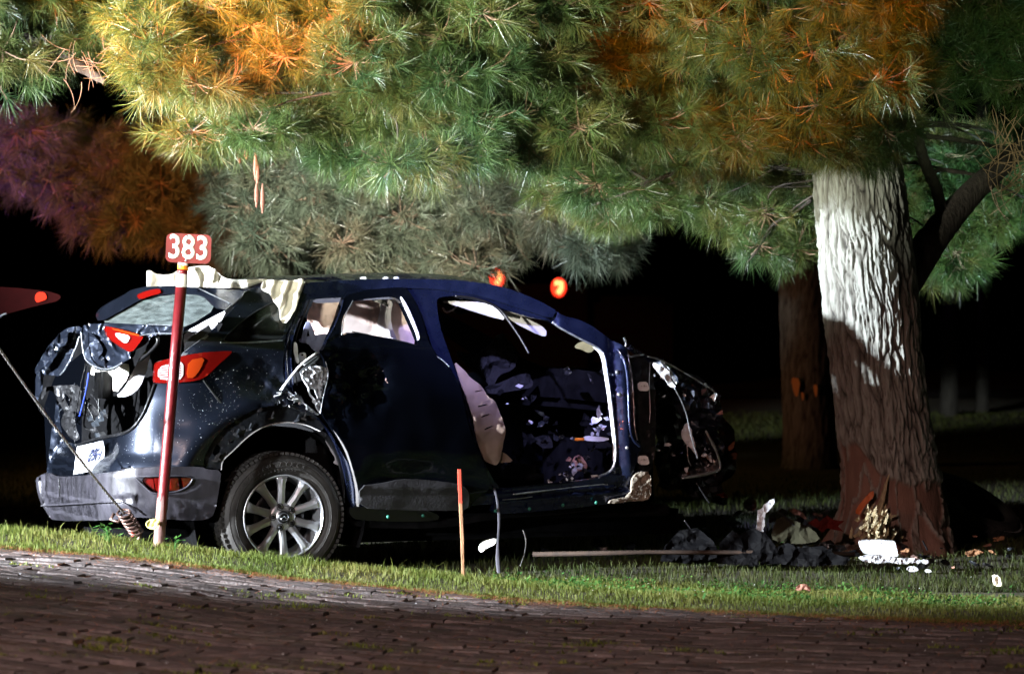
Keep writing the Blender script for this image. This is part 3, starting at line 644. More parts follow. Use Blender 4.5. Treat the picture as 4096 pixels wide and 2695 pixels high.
# ----- tailgate: spoiler, glass, lower skin, lamp
rearpl = cplane(-.55, .5, -1, -.16, .55)
spo = panel('spoiler', [(389, 1258), (407, 1232), (447, 1206), (501, 1179), (536, 1156), (603, 1143), (697, 1140), (805, 1150), (900, 1158), (985, 1160), (950, 1198), (905, 1240), (868, 1232), (818, 1180), (700, 1174), (612, 1184), (559, 1199), (474, 1248), (402, 1288)], m['paint'], car, surf=rearpl, step=12, thick=.05, dent=crump(.012, 6, 1))
panel('brake_lamp', [(548, 1179), (590, 1162), (639, 1153), (646, 1172), (600, 1184), (560, 1199)], m['redlens'], spo, surf=cplane(-.57, .5, -1, -.16, .55), step=10, thick=.02)
panel('rear_window', [(398, 1287), (474, 1248), (559, 1199), (612, 1184), (700, 1175), (818, 1181), (866, 1233), (751, 1306), (697, 1306), (500, 1296)], m['rearglass'], car, surf=cplane(-.52, .5, -1, -.16, .55), step=30, thick=.005, dent=crump(.006, 4, 3))
strip('window_seam', [(796, 1154), (860, 1185), (918, 1212)], .003, m['steel'], spo, surf=cplane(-.60, .5, -1, -.16, .55))
tgpl = cplane(-.83, .6, -1, -.35, .15)
tg = panel('tailgate', [(326, 1297), (447, 1291), (600, 1300), (740, 1306), (725, 1328), (693, 1337), (599, 1344), (585, 1372), (527, 1411), (519, 1429), (447, 1474), (416, 1478), (376, 1465), (340, 1429), (331, 1371), (329, 1322)], m['paint'], car, surf=tgpl, step=11, dent=crump(.050, 7, 6), thick=.02)
tgl = panel('tailgate_lamp', [(418, 1304), (451, 1308), (577, 1342), (559, 1371), (527, 1409), (505, 1402), (434, 1353)], m['redlens'], tg, surf=cplane(-.88, .6, -1, -.35, .15), step=12, thick=.03)
panel('lens', [(458, 1328), (525, 1342), (505, 1378), (468, 1350)], m['clearlens'], tgl, surf=cplane(-.89, .6, -1, -.35, .15), step=14, thick=.008)
panel('lens', [(445, 1310), (560, 1338), (553, 1346), (455, 1320)], m['orangelens'], tgl, surf=cplane(-.89, .6, -1, -.35, .15), step=14, thick=.008)
leftpl = cplane(-.86, .95, -1, -.45, .1)
panel('crushed_skin', [(268, 1308), (322, 1304), (324, 1340), (308, 1389), (286, 1429), (241, 1505), (197, 1501), (179, 1496), (165, 1550), (150, 1600), (139, 1612), (136, 1492), (156, 1429), (201, 1371), (246, 1322)], m['paint'], car, surf=leftpl, step=16, dent=crump(.06, 5, 8), smooth=False, thick=.012)
panel('crushed_skin', [(246, 1322), (275, 1330), (262, 1380), (190, 1440), (145, 1500), (136, 1490), (160, 1425), (205, 1368)], m['paint'], car, surf=cplane(-.93, .95, -1, -.45, .1), step=13, dent=crump(.045, 9, 2), smooth=False, thick=.006)
panel('crushed_skin', [(322, 1330), (330, 1430), (372, 1468), (425, 1482), (412, 1430), (400, 1370), (360, 1330)], m['paint'], car, surf=cplane(-.90, .75, -1, -.45, .1), step=16, dent=crump(.04, 7, 3), smooth=False)
# fold lines catch the light
strip('fold_edge', [(324, 1325), (335, 1420), (350, 1450), (400, 1476), (450, 1476), (490, 1450)], .005, m['steel'], tg, surf=cplane(-.93, .7, -1, -.4, .1))
strip('fold_edge', [(318, 1345), (300, 1400), (262, 1475), (240, 1500)], .004, m['steel'], tg, surf=cplane(-.93, .9, -1, -.4, .1))
strip('fold_edge', [(697, 1302), (640, 1299), (590, 1296)], .003, m['steel'], tg, surf=cplane(-.90, .6, -1, -.35, .15))
strip('fold_edge', [(560, 1342), (620, 1332), (690, 1334)], .003, m['steel'], tg, surf=cplane(-.90, .6, -1, -.35, .15))
# cavity
cavpl = cplane(-.45, .8, -1, -.2, 0)
panel('load_bay', [(140, 1620), (160, 1500), (330, 1330), (600, 1320), (760, 1330), (860, 1280), (900, 1300), (760, 1440), (640, 1560), (560, 1720), (420, 1780), (230, 1760), (205, 1700)], m['interior'], car, surf=cavpl, step=40, thick=.01)
inner = cplane(-.66, .75, -1, -.3, 0)
panel('inner_trim', [(603, 1398), (586, 1483), (559, 1550), (514, 1586), (462, 1588), (500, 1550), (527, 1496), (560, 1430), (580, 1405)], m['liner'], car, surf=cplane(-.60, .7, -.4, -1, 0), step=14, dent=crump(.01, 6, 1))
panel('torn_cloth', [(349, 1447), (380, 1478), (447, 1487), (514, 1443), (514, 1505), (456, 1583), (450, 1486), (371, 1510)], m['cloth'], car, surf=inner, step=12, dent=crump(.02, 15, 1))
panel('pillar_trim', [(738, 1330), (860, 1262), (905, 1240), (880, 1290), (742, 1400), (735, 1370)], m['liner'], car, surf=cplane(-.42, .35, -1, -.5, 0), step=20, dent=crump(.01, 8, 1))
panel('pillar_gasket', [(740, 1400), (745, 1360), (850, 1290), (930, 1215), (975, 1165), (985, 1175), (960, 1215), (890, 1290), (800, 1360), (745, 1425)], m['bplastic'], car, inset=.03, step=20, thick=.02)
panel('gutter', [(722, 1424), (738, 1405), (830, 1338), (835, 1345), (760, 1405), (735, 1428)], m['steel'], car, inset=-.002, step=12, thick=.01)
strip('weatherstrip', [(619, 1536), (600, 1590), (566, 1672), (517, 1727), (455, 1742), (380, 1755), (310, 1780)], .009, m['greymetal'], car, inset=-.004)
strip('gas_strut', [(605, 1320), (640, 1360), (610, 1400), (560, 1440)], .010, m['bplastic'], car, surf=cplane(-.70, .5, -1, -.3, 0))
# latch, harness, ribbed box
bm = bmesh.new(); o0 = cl(-.62, .86, 0); bp = pl([(420, 1540)], inner)[0]
add_box(bm, Matrix.Translation(bp) @ Matrix.Rotation(YAW, 4, 'Z') @ Matrix.Rotation(.1, 4, 'Y'), .05, .085, .15, .004)
for k in range(5): add_box(bm, Matrix.Translation(bp + Vector((-.035, -.03 + 0, 0)) + AW * (k - 2) * .018) @ Matrix.Rotation(YAW, 4, 'Z'), .02, .006, .14, .001)
mkbm('latch_housing', bm, m['bplastic'], car)
bp = pl([(367, 1618)], inner)[0]; bm = bmesh.new()
for rr in (.034, .022, .010): add_tube(bm, [bp + Vector((-.02, -.02, 0)) + AW * math.cos(t) * rr + Vector((0, 0, math.sin(t) * rr)) for t in np.linspace(0, 6.28, 17)], .005, 5, False)
for k in range(6):
    t = k * 1.05; add_box(bm, Matrix.Translation(bp + Vector((-.02, -.02, 0)) + AW * math.cos(t) * .036 + Vector((0, 0, math.sin(t) * .036))), .02, .012, .012, .002)
mkbm('latch_motor', bm, m['greymetal'], car, True)
strip('belt', [(344, 1452), (318, 1560), (298, 1690), (292, 1740), (305, 1790)], [.012, .010, .008], m['greymetal'], car, surf=cplane(-.80, .9, -1, -.4, 0), flat=.3)
strip('wire', [(355, 1490), (345, 1560), (318, 1665)], .004, m['blueplastic'], car, surf=cplane(-.78, .85, -1, -.4, 0))
for k in range(16):
    x0, y0 = random.uniform(235, 400), random.uniform(1520, 1640); pts = [(x0, y0)]
    for _ in range(3): x0 += random.uniform(-35, 35); y0 += random.uniform(10, 50); pts.append((x0, min(y0, 1740)))
    strip('wire', pts, random.uniform(.002, .006), m[random.choice(['bplastic', 'bplastic', 'greymetal', 'arch'])], car, surf=cplane(-.72, .85, -1, -.4, 0), n=5)
panel('hinge_plate', [(170, 1550), (205, 1543), (260, 1540), (322, 1538), (318, 1640), (290, 1690), (262, 1660), (240, 1620), (215, 1570), (190, 1556), (170, 1590), (160, 1600)], m['greymetal'], car, surf=cplane(-.80, 1.0, -1, -.45, 0), step=12, dent=crump(.03, 9, 7), smooth=False, holes=[[(252, 1570), (268, 1578), (282, 1620), (268, 1624)]])
panel('lower_brace', [(250, 1650), (290, 1640), (300, 1700), (320, 1750), (300, 1765), (262, 1735), (245, 1690)], m['greymetal'], car, surf=cplane(-.80, .9, -1, -.4, 0), step=11, dent=crump(.03, 11, 9), smooth=False)
panel('lower_brace', [(216, 1690), (222, 1600), (240, 1590), (232, 1660), (250, 1735), (228, 1740)], m['paint'], car, surf=cplane(-.80, 1.1, -1, -.4, 0), step=14, dent=crump(.02, 9, 9), smooth=False)
for k in range(14):
    x0, y0 = random.uniform(290, 440), random.uniform(1640, 1740); s = random.uniform(8, 26)
    panel('scrap', [(x0, y0), (x0 + s, y0 - s * random.uniform(.1, .9)), (x0 + s * 1.4, y0 + s * .4), (x0 + s * .3, y0 + s * .7)], m[random.choice(['bplastic', 'greymetal', 'steel', 'arch'])], car, surf=cplane(-.70, .8, -1, -.4, 0), step=12, dent=crump(.01, 20, k), smooth=False, sm=0)
# ----- roof and side rail, front door frame ring
roofline = [(985, 1160), (1080, 1138), (1220, 1130), (1336, 1124), (1471, 1117), (1649, 1115), (1824, 1119), (1968, 1137), (2058, 1162), (2147, 1198), (2205, 1229), (2227, 1244), (2250, 1262), (2317, 1278), (2371, 1305), (2424, 1345), (2469, 1372), (2505, 1390)]
opening = [(1745, 1202), (1758, 1189), (1821, 1182), (1901, 1189), (1968, 1215), (2004, 1233), (2102, 1265), (2169, 1278), (2210, 1286), (2236, 1305), (2326, 1354), (2384, 1381), (2411, 1403), (2424, 1434), (2433, 1497), (2447, 1586), (2460, 1700), (2469, 1779), (2467, 1841), (2455, 1873), (2433, 1895), (2393, 1911), (2326, 1922), (2192, 1935), (2049, 1953), (1990, 1948), (1937, 1850), (1897, 1734), (1879, 1676), (1852, 1564), (1812, 1452), (1789, 1390), (1758, 1300)]
rearop = [(1215, 1210), (1235, 1196), (1372, 1190), (1470, 1172), (1578, 1160), (1630, 1165), (1650, 1190), (1690, 1285), (1720, 1400), (1700, 1900), (1500, 1960), (1400, 1870), (1300, 1690), (1200, 1620), (1165, 1540), (1160, 1440), (1168, 1350)]
ring = [(1215, 1136)] + roofline[3:] + [(2508, 1410), (2527, 1475), (2536, 1586), (2540, 1720), (2552, 1760), (2570, 1790), (2549, 1815), (2545, 1850), (2523, 1895), (2480, 1935), (2430, 1962), (2236, 1995), (2058, 2010), (1900, 2020), (1700, 2040), (1420, 2050), (1390, 1960), (1370, 1850), (1330, 1750), (1260, 1660), (1180, 1590), (1148, 1540), (1140, 1440), (1143, 1360), (1180, 1262)]
def rdent(px, py, x, y, z):
    k = -.03 * math.exp(-((px - 2215) / 14) ** 2) if py < 1320 else 0
    k += -.012 * math.exp(-((px - 1353) / 6) ** 2) if py < 1175 else 0
    g = 0
    if px > 2400: g += .022 * math.exp(-((px - (2500 + (py - 1600) * .06)) / 22) ** 2) - .02 * math.exp(-((px - (2462 + (py - 1600) * .05)) / 12) ** 2)
    if py > 1900 and px > 1900: g += .02 * math.exp(-((py - (1975 - (px - 2000) * .07)) / 12) ** 2) - .02 * math.exp(-((py - (1955 - (px - 2000) * .06)) / 8) ** 2)
    return k + g + .003 * fbm((x, y, z), 6, 2)
frame = panel('side_frame', ring, m['inner'], car, holes=[opening, rearop], step=12, thick=.05, dent=rdent, inset=.004)
# roof skin from near rail to far side
rl = pl([tuple(p) for p in sm_line(roofline[:11], 1)], hull, .0); VV = []; FF = []; nr_ = 12
for p in rl:
    l = p - C0; lx, ly, lz = l.dot(FW), l.dot(AW), p.z
    for j in range(nr_):
        t = j / (nr_ - 1); yy = ly + t * (CW - 2 * ly); VV.append(cl(lx + .05 * math.sin(math.pi * t), yy, lz - .004 + .05 * math.sin(math.pi * t) + .012 * noise.noise(Vector((lx * 4, yy * 4, 0)))))
for i in range(len(rl) - 1):
    for j in range(nr_ - 1): q = i * nr_ + j; FF.append((q, q + nr_, q + nr_ + 1, q + 1))
n0 = len(VV); VV += [v - Vector((0, 0, .03)) for v in VV]; FF += [tuple(reversed([a + n0 for a in f])) for f in FF]
mk('roof', VV, FF, m['inner'], car, True)
panel('roof_edge', [(1215, 1132)] + roofline[3:12] + [(2205, 1275), (2100, 1240), (1990, 1205), (1900, 1178), (1700, 1150), (1353, 1160), (1350, 1172), (1215, 1180)], m['inner'], frame, inset=-.010, step=14, thick=.012, dent=lambda px, py, x, y, z: -.006 * (1 if 1340 < px < 1360 else 0) + .003 * fbm((x, y, z), 9, 2))
# opening flange that catches the light
strip('door_flange', [(1821, 1184), (1901, 1191), (1968, 1218), (2004, 1240), (2040, 1290), (2084, 1354), (2116, 1414)], [.007, .009, .008, .005], m['bplastic'], frame, inset=-.002)
fl = [(2210, 1287), (2236, 1308), (2326, 1357), (2384, 1384), (2409, 1406), (2420, 1436), (2429, 1497), (2443, 1586), (2456, 1700), (2465, 1779), (2463, 1841), (2451, 1873), (2431, 1892), (2393, 1907)]
strip('door_flange', fl, .0085, m['steel'], frame, inset=.02)
strip('door_flange', [(a - 9, b + 2) for a, b in fl[3:11]], .006, m['white'], frame, inset=.035)
strip('door_flange', [(1830, 1187), (1901, 1194), (1975, 1222)], .010, m['inner'], frame, inset=.01)
# hinge bolts, pillar highlights
for cx, cy in [(2469, 1488), (2478, 1577), (2518, 1742), (2508, 1790)]:
    p = pl([(cx, cy)], hull, -.006)[0]; bm = bmesh.new(); bmesh.ops.create_uvsphere(bm, u_segments=10, v_segments=8, radius=.013)
    for v in bm.verts: v.co = v.co + p
    mkbm('hinge_bolt', bm, m['steel'], frame, True)
strip('pillar_ridge', [(2470, 1395), (2500, 1440), (2512, 1500), (2516, 1586), (2518, 1700), (2530, 1760), (2560, 1785)], [.010, .014, .011, .008], m['inner'], frame, inset=-.014)
strip('pillar_ridge', [(2505, 1392), (2524, 1475), (2534, 1586), (2538, 1716), (2550, 1760)], .004, m['steel'], frame, inset=-.004)
# sills
sill = panel('sill', [(2020, 1956), (2192, 1938), (2326, 1926), (2433, 1900), (2523, 1900), (2560, 1880), (2599, 1888), (2603, 1971), (2590, 2000), (2433, 2015), (2236, 2038), (2058, 2052), (1968, 2056), (1985, 1990)], m['inner'], car, inset=-.006, step=13, thick=.06,
    dent=lambda px, py, x, y, z: .018 * math.exp(-((py - (2001 - (px - 2058) * .085)) / 9) ** 2) - .018 * math.exp(-((py - (1985 - (px - 2058) * .08)) / 8) ** 2) + .002 * fbm((x, y, z), 9))
strip('sill_glint', [(2052, 1976), (2130, 1968), (2230, 1955), (2340, 1943), (2430, 1935)], [.004, .006, .002, .004, .002], m['steel'], sill, inset=-.022)
strip('sill_glint', [(2010, 1998), (2080, 1993), (2130, 1985)], [.002, .003, .002], m['steel'], sill, inset=-.022)
panel('sill', [(1400, 2025), (1520, 2030), (1700, 2037), (1760, 2060), (1750, 2082), (1600, 2086), (1430, 2080), (1400, 2060)], m['bplastic'], car, inset=-.004, step=20, thick=.06)
panel('sill_flange', [(1420, 2078), (1760, 2078), (1970, 2050), (2240, 2030), (2440, 2008), (2600, 1980), (2600, 2002), (2440, 2030), (2240, 2058), (1970, 2075), (1760, 2115), (1420, 2110)], m['interior'], car, inset=.03, step=24, thick=.03)
panel('mud', [(2530, 1905), (2560, 1885), (2599, 1886), (2604, 1971), (2588, 2001), (2520, 2004), (2433, 2016), (2440, 1998), (2520, 1985)], m['dirt'], sill, inset=-.03, step=9, dent=crump(.012, 30, 2), thick=.02)
for cx, cy in [(1552, 2066), (1692, 2061), (1982, 2043), (2118, 2034), (2252, 2020), (2385, 2009)]:
    p = pl([(cx, cy)], hull, -.03)[0]; bm = bmesh.new(); bmesh.ops.create_uvsphere(bm, u_segments=8, v_segments=6, radius=.0095)
    for v in bm.verts: v.co = Vector((v.co.x, v.co.y * .7, v.co.z)) + p
    mkbm('sill_clip', bm, m['green'], car, True)
# rear door: frame + dented skin + cladding
doorwin = [(1412, 1200), (1538, 1188), (1578, 1190), (1600, 1204), (1618, 1238), (1672, 1358), (1667, 1381), (1605, 1363), (1500, 1343), (1408, 1326), (1364, 1344), (1370, 1273), (1395, 1229)]
doorout = [(1372, 1200), (1386, 1180), (1470, 1160), (1578, 1149), (1627, 1152), (1649, 1184), (1690, 1273), (1722, 1400), (1795, 1466), (1834, 1524), (1852, 1586), (1879, 1720), (1905, 1790), (1937, 1850), (1968, 1949), (1900, 2000), (1872, 2040), (1789, 2040), (1600, 2038), (1440, 2030), (1436, 1960), (1410, 1860), (1385, 1790), (1340, 1725), (1290, 1660), (1283, 1645), (1296, 1564), (1316, 1500), (1302, 1443), (1280, 1405), (1292, 1390), (1340, 1300)]
def ddent(px, py, x, y, z):
    top = math.exp(-((py - 1400) / 40) ** 2) * .02
    hit = math.exp(-(((px - 1480) / 60) ** 2 + ((py - 1530) / 90) ** 2)); lft = math.exp(-(((px - 1330) / 60) ** 2 + ((py - 1560) / 160) ** 2))
    low = math.exp(-(((px - 1650) / 200) ** 2 + ((py - 1900) / 60) ** 2))
    return top - .05 * hit - .045 * low * .5 + .03 * fbm((x, y, z), 14, 3) * (hit * 1.6 + lft * 1.4) + .006 * fbm((x, y, z), 4, 2)
door = panel('rear_door', doorout, m['door'], car, inset=-.035, holes=[doorwin], step=13, dent=ddent, thick=.05)
panel('door_cladding', [(1439, 1942), (1524, 1933), (1605, 1915), (1694, 1917), (1824, 1931), (1852, 1944), (1872, 1962), (1879, 1984), (1872, 2040), (1789, 2042), (1600, 2040), (1440, 2032)], M('cladding_dark', (.018, .018, .021), .5, var=.35, vscale=9, bump=.15, bscale=80), door, inset=-.052, step=14, thick=.02,
      dent=lambda px, py, x, y, z: .012 * math.exp(-((py - 1950) / 14) ** 2) + .003 * fbm((x, y, z), 7))
strip('window_trim', [(1604, 1188), (1632, 1240), (1676, 1345), (1672, 1360)], [.004, .011, .009, .004], m['white'], door, inset=-.045)
strip('window_trim', [(1408, 1326), (1500, 1343), (1605, 1363), (1667, 1381)], .003, m['bplastic'], door, inset=-.045)
strip('window_trim', [(1373, 1200), (1366, 1235), (1345, 1290), (1315, 1345), (1292, 1385)], .0035, m['inner'], door, inset=-.045)
strip('window_trim', [(1412, 1202), (1396, 1232), (1372, 1278), (1366, 1340)], .0025, m['steel'], door, inset=-.05)
strip('door_edge', [(1732, 1416), (1770, 1438), (1797, 1467)], .0035, m['steel'], door, inset=-.045)
strip('door_edge', [(1303, 1445), (1316, 1500), (1298, 1564), (1280, 1655)], .003, m['steel'], door, inset=-.045)
# torn white lumps between door and quarter
panel('door_innards', [(1200, 1500), (1215, 1470), (1250, 1462), (1304, 1468), (1312, 1500), (1306, 1520), (1298, 1570), (1285, 1640), (1276, 1656), (1258, 1620), (1236, 1560), (1215, 1530)], m['foam'], car, inset=.0, step=9, dent=crump(.030, 26, 3), smooth=False, thick=.02,
      holes=[[(1238, 1556), (1252, 1552), (1262, 1580), (1272, 1620), (1262, 1610), (1246, 1580)]])
panel('lock_cover', [(1205, 1505), (1195, 1480), (1225, 1455), (1280, 1412), (1300, 1440), (1312, 1490), (1262, 1500), (1230, 1512)], m['bplastic'], car, inset=.03, step=14, dent=crump(.01, 20, 3))
panel('label_card', [(1222, 1482), (1262, 1466), (1300, 1470), (1308, 1494), (1258, 1505), (1238, 1502)], m['beige'], car, inset=.005, step=20, dent=crump(.006, 10, 3))
strip('bent_rail', [(1124, 1560), (1160, 1510), (1205, 1455), (1268, 1410)], .013, m['white'], car, inset=-.05, n=4, it=1, flat=.5)
strip('bent_rail', [(1205, 1500), (1200, 1485), (1240, 1460), (1280, 1428), (1276, 1420), (1215, 1462)], .005, m['steel'], car, inset=-.06, it=1)
strip('bent_rail', [(1206, 1490), (1215, 1508), (1245, 1514)], .004, m['steel'], car, inset=-.06)
panel('trim_strip', [(1178, 1365), (1190, 1375), (1192, 1420), (1200, 1450), (1190, 1455), (1180, 1430), (1176, 1395)], m['white'], car, inset=.01, step=12)
panel('torn_rail', [(1150, 1560), (1175, 1582), (1215, 1612), (1276, 1655), (1270, 1662), (1200, 1625), (1160, 1590)], m['steel'], car, inset=-.02, step=9, dent=crump(.012, 30, 5), smooth=False)
for k in range(16):
    x0, y0 = random.uniform(1085, 1190), random.uniform(1560, 1625); strip('scrap', [(x0, y0), (x0 + random.uniform(-16, 16), y0 + random.uniform(-8, 8)), (x0 + random.uniform(-26, 26), y0 + random.uniform(-16, 16))], random.uniform(.0015, .004), m[random.choice(['steel', 'bplastic', 'white'])], car, inset=-.03, n=4)
# door jamb lines
for off, mt in ((0, 'greymetal'), (16, 'inner'), (30, 'greymetal')):
    strip('jamb_ridge', [(1218 + off, 1175), (1184 + off, 1265), (1150 + off, 1360), (1147 + off, 1450), (1158 + off, 1540)], .003, m[mt], frame, inset=-.008 + off * .0008)
# things seen in the rear opening
panel('inner_panel', [(1195, 1355), (1230, 1345), (1320, 1330), (1310, 1380), (1275, 1420), (1255, 1400), (1230, 1372), (1200, 1370)], m['lavender'], car, inset=.10, step=12, dent=crump(.012, 14, 2))
panel('inner_panel', [(1200, 1370), (1222, 1290), (1235, 1282), (1255, 1320), (1262, 1360), (1245, 1362), (1232, 1310), (1222, 1365)], m['lavender'], car, inset=.09, step=12, dent=crump(.008, 14, 2))
panel('belt_reel', [(1196, 1412), (1222, 1408), (1226, 1430), (1216, 1455), (1200, 1450)], m['white'], car, inset=.06, step=14, holes=[[(1204, 1416), (1216, 1414), (1218, 1422), (1206, 1424)]])
panel('curtain_airbag', [(1240, 1215), (1262, 1202), (1372, 1196), (1380, 1300), (1330, 1370), (1290, 1395), (1262, 1360), (1245, 1310), (1220, 1310)], m['airbag'], car, surf=cplane(.42, .30, -.6, -.8, 0), step=9, dent=crump(.035, 8, 1.5), thick=.006)
panel('curtain_airbag', [(1360, 1196), (1440, 1190), (1580, 1180), (1640, 1195), (1700, 1290), (1700, 1410), (1610, 1400), (1400, 1372), (1340, 1370)], m['airbag'], car, surf=cplane(.98, .30, -.80, -.60, 0), step=9, dent=crump(.022, 5, 3.3), thick=.006)
VV = []; FF = []
for i in range(15):
    for j in range(15):
        yy = .38 + i / 14 * 1.08; zz = .86 + j / 14 * .54; VV.append(cl(.80 + .10 * noise.noise(Vector((yy * 4, zz * 4, 3))) + .05 * math.sin(zz * 9), yy, zz))
for i in range(14):
    for j in range(14): q = i * 15 + j; FF.append((q, q + 15, q + 16, q + 1))
mk('light_blocking_sheet', VV, FF, m['liner'], car, True)  # sheet added across the cabin to keep the key light off the lower trunk
panel('ripped_headliner', [(1480, 1196), (1500, 1205), (1545, 1222), (1555, 1232), (1548, 1205), (1536, 1200)], m['bplastic'], car, surf=cplane(.95, .18, -.4, -.9, 0), step=10, dent=crump(.01, 20, 2), smooth=False)
panel('window_header', [(1250, 1205), (1270, 1194), (1400, 1190), (1600, 1180), (1612, 1196), (1530, 1196), (1400, 1206), (1270, 1214)], m['lavender'], car, inset=.03, step=14)
# front opening contents
slots = [[(1892, 1563), (1922, 1558), (1922, 1562), (1892, 1568)], [(1901, 1622), (1938, 1614), (1939, 1620), (1902, 1628)], [(1914, 1664), (1950, 1652), (1952, 1658), (1916, 1670)], [(1929, 1714), (1963, 1699), (1964, 1705), (1931, 1721)]]
def abdent(px, py, x, y, z): return .03 * math.sin((py - 1440) / 420 * math.pi) + .02 * fbm((x, y, z), 9, 3)
ab = panel('front_airbag', [(1816, 1443), (1850, 1478), (1879, 1510), (1923, 1546), (1941, 1586), (1968, 1600), (1985, 1625), (1995, 1660), (2008, 1698), (2013, 1735), (2004, 1801), (1995, 1845), (1982, 1861), (1960, 1852), (1941, 1846), (1915, 1790), (1897, 1734), (1879, 1660), (1852, 1564), (1830, 1500)], m['beige'], car, inset=.015, step=8, dent=abdent, holes=slots, thick=.012)
panel('airbag_flap', [(1996, 1800), (2030, 1820), (2055, 1846), (1990, 1852)], m['beige'], car, inset=.03, step=14, dent=crump(.01, 9, 2))
panel('headliner_strip', [(1757, 1205), (1843, 1204), (1924, 1209), (1980, 1229), (2024, 1281), (1968, 1270), (1901, 1248), (1821, 1222)], m['liner'], car, surf=cplane(1.35, .36, -.5, -.8, -.35), step=12, dent=crump(.012, 8, 4))
panel('headliner_strip', [(2004, 1236), (2102, 1269), (2187, 1317), (2184, 1345), (2165, 1344), (2058, 1292), (2022, 1262)], m['liner'], car, surf=cplane(1.75, .34, -.5, -.8, -.35), step=12, dent=crump(.010, 9, 5))
panel('clip_block', [(2040, 1232), (2090, 1250), (2100, 1266), (2094, 1272), (2040, 1244)], m['tan'], car, surf=cplane(1.65, .28, -.5, -.8, 0), step=12, thick=.02, dent=crump(.006, 20, 5))
strip('grab_handle', [(1770, 1230), (1785, 1250), (1810, 1240), (1828, 1226)], .006, m['liner'], car, surf=cplane(1.1, .40, -.5, -.85, 0))
panel('torn_cloth', [(2299, 1385), (2316, 1370), (2339, 1363), (2365, 1365), (2397, 1388), (2378, 1394), (2359, 1413), (2330, 1398), (2306, 1394)], m['cloth'], car, surf=cplane(2.05, .25, -.6, -.8, 0), step=9, dent=crump(.012, 18, 5))
fr = random.Random(5)
def shards(n, x0, x1, y0, y1, smin, smax, mats, surf, amp=.02, nm='scrap'):
    for k in range(n):
        cx, cy = fr.uniform(x0, x1), fr.uniform(y0, y1); s = fr.uniform(smin, smax); a0 = fr.uniform(0, 6.28); q = []
        nv = fr.randint(4, 7); st = fr.uniform(.3, 1)
        for j in range(nv):
            t = j / nv * 6.28; rr = s * fr.uniform(.45, 1); u, w = math.cos(t) * rr, math.sin(t) * rr * st
            q.append((cx + u * math.cos(a0) - w * math.sin(a0), cy + u * math.sin(a0) + w * math.cos(a0)))
        panel(nm, q, m[fr.choice(mats)], car, surf=surf, step=max(6, s / 2.5), dent=crump(amp, 16, k), smooth=False, sm=0, thick=.006)
shards(16, 2350, 2440, 1620, 1740, 9, 26, ['foam', 'foam', 'white', 'steel', 'tan', 'bplastic'], cplane(2.15, .30, -.7, -.7, 0))
shards(26, 1850, 2440, 1680, 1930, 14, 55, ['interior', 'bplastic', 'seat', 'greymetal', 'interior'], cplane(1.6, .75, -.5, -.85, 0), .04)
shards(34, 1830, 2440, 1480, 1920, 8, 30, ['arch', 'greymetal', 'liner', 'interior', 'bplastic', 'seat'], cplane(1.7, .35, -.7, -.7, .2), .03)
shards(14, 2260, 2350, 1820, 1920, 7, 24, ['foam', 'tan', 'white', 'bplastic', 'greymetal'], cplane(2.0, .35, -.6, -.8, 0))
shards(7, 2180, 2290, 1890, 1935, 8, 22, ['foam', 'white', 'interior'], cplane(1.8, .25, -.6, -.8, 0))
strip('clip_block', [(2300, 1756), (2336, 1756)], .010, m['orange'], car, surf=cplane(2.1, .2, -.6, -.8, 0), it=0)
panel('bracket', [(2336, 1748), (2350, 1742), (2400, 1746), (2432, 1750), (2436, 1758), (2404, 1766), (2340, 1762)], m['white'], car, surf=cplane(2.1, .2, -.6, -.8, 0), step=12, dent=crump(.006, 20, 5), thick=.02)
panel('bracket', [(2370, 1900), (2391, 1898), (2393, 1914), (2373, 1917)], m['white'], car, surf=cplane(2.0, .1, -.3, -.9, 0), step=20, sm=0, thick=.02)
panel('fan_cover', [(2272, 1868), (2305, 1815), (2330, 1830), (2352, 1868), (2330, 1890)], m['tan'], car, surf=cplane(2.05, .4, -.6, -.8, 0), step=12, dent=crump(.02, 9, 5))
panel('dash_remains', [(1800, 1400), (1900, 1420), (1960, 1370), (1990, 1340), (2010, 1330), (2020, 1360), (2050, 1390), (2070, 1420), (2040, 1480), (1990, 1500), (1960, 1560), (1920, 1500), (1860, 1470)], m['seat'], car, surf=cplane(1.5, .9, -.3, -1, 0), step=16, dent=crump(.06, 6, 5), smooth=False)
panel('dash_remains', [(2060, 1500), (2110, 1490), (2130, 1520), (2120, 1550), (2060, 1560), (1950, 1580), (1930, 1545), (2000, 1530)], m['seat'], car, surf=cplane(1.6, .8, -.3, -1, 0), step=16, dent=crump(.03, 8, 5), smooth=False)
# seats, floor, firewall, far side
def cbox(bm, x, y, z, sx, sy, sz, bev=.02, ry=0):
    add_box(bm, Matrix.Translation(cl(x, y, z)) @ Matrix.Rotation(YAW, 4, 'Z') @ Matrix.Rotation(ry, 4, 'Y'), sx, sy, sz, bev)
for nm, x, y, w, hh in (('rear_seat', .30, .88, 1.30, .74), ('front_seat', 1.12, 1.25, .5, .78), ('front_seat', 1.12, .60, .50, .76)):
    bm = bmesh.new(); cbox(bm, x + .28, y, .38, .5, w, .14, .05); cbox(bm, x - .02, y, .62, .14, w, hh, .05, -.3)
    if nm == 'front_seat': cbox(bm, x - .14, y, .98, .08, .24, .16, .03, -.2)
    mkbm(nm, bm, m['seat'], car, True)
bm = bmesh.new(); cbox(bm, .85, .88, .20, 2.9, 1.5, .06, .01); mkbm('floor_pan', bm, m['interior'], car)
bm = bmesh.new(); cbox(bm, 2.22, .95, .60, .08, 1.4, .76, .02); cbox(bm, 2.0, 1.1, .86, .35, 1.0, .22, .05, .1); mkbm('firewall', bm, m['interior'], car)
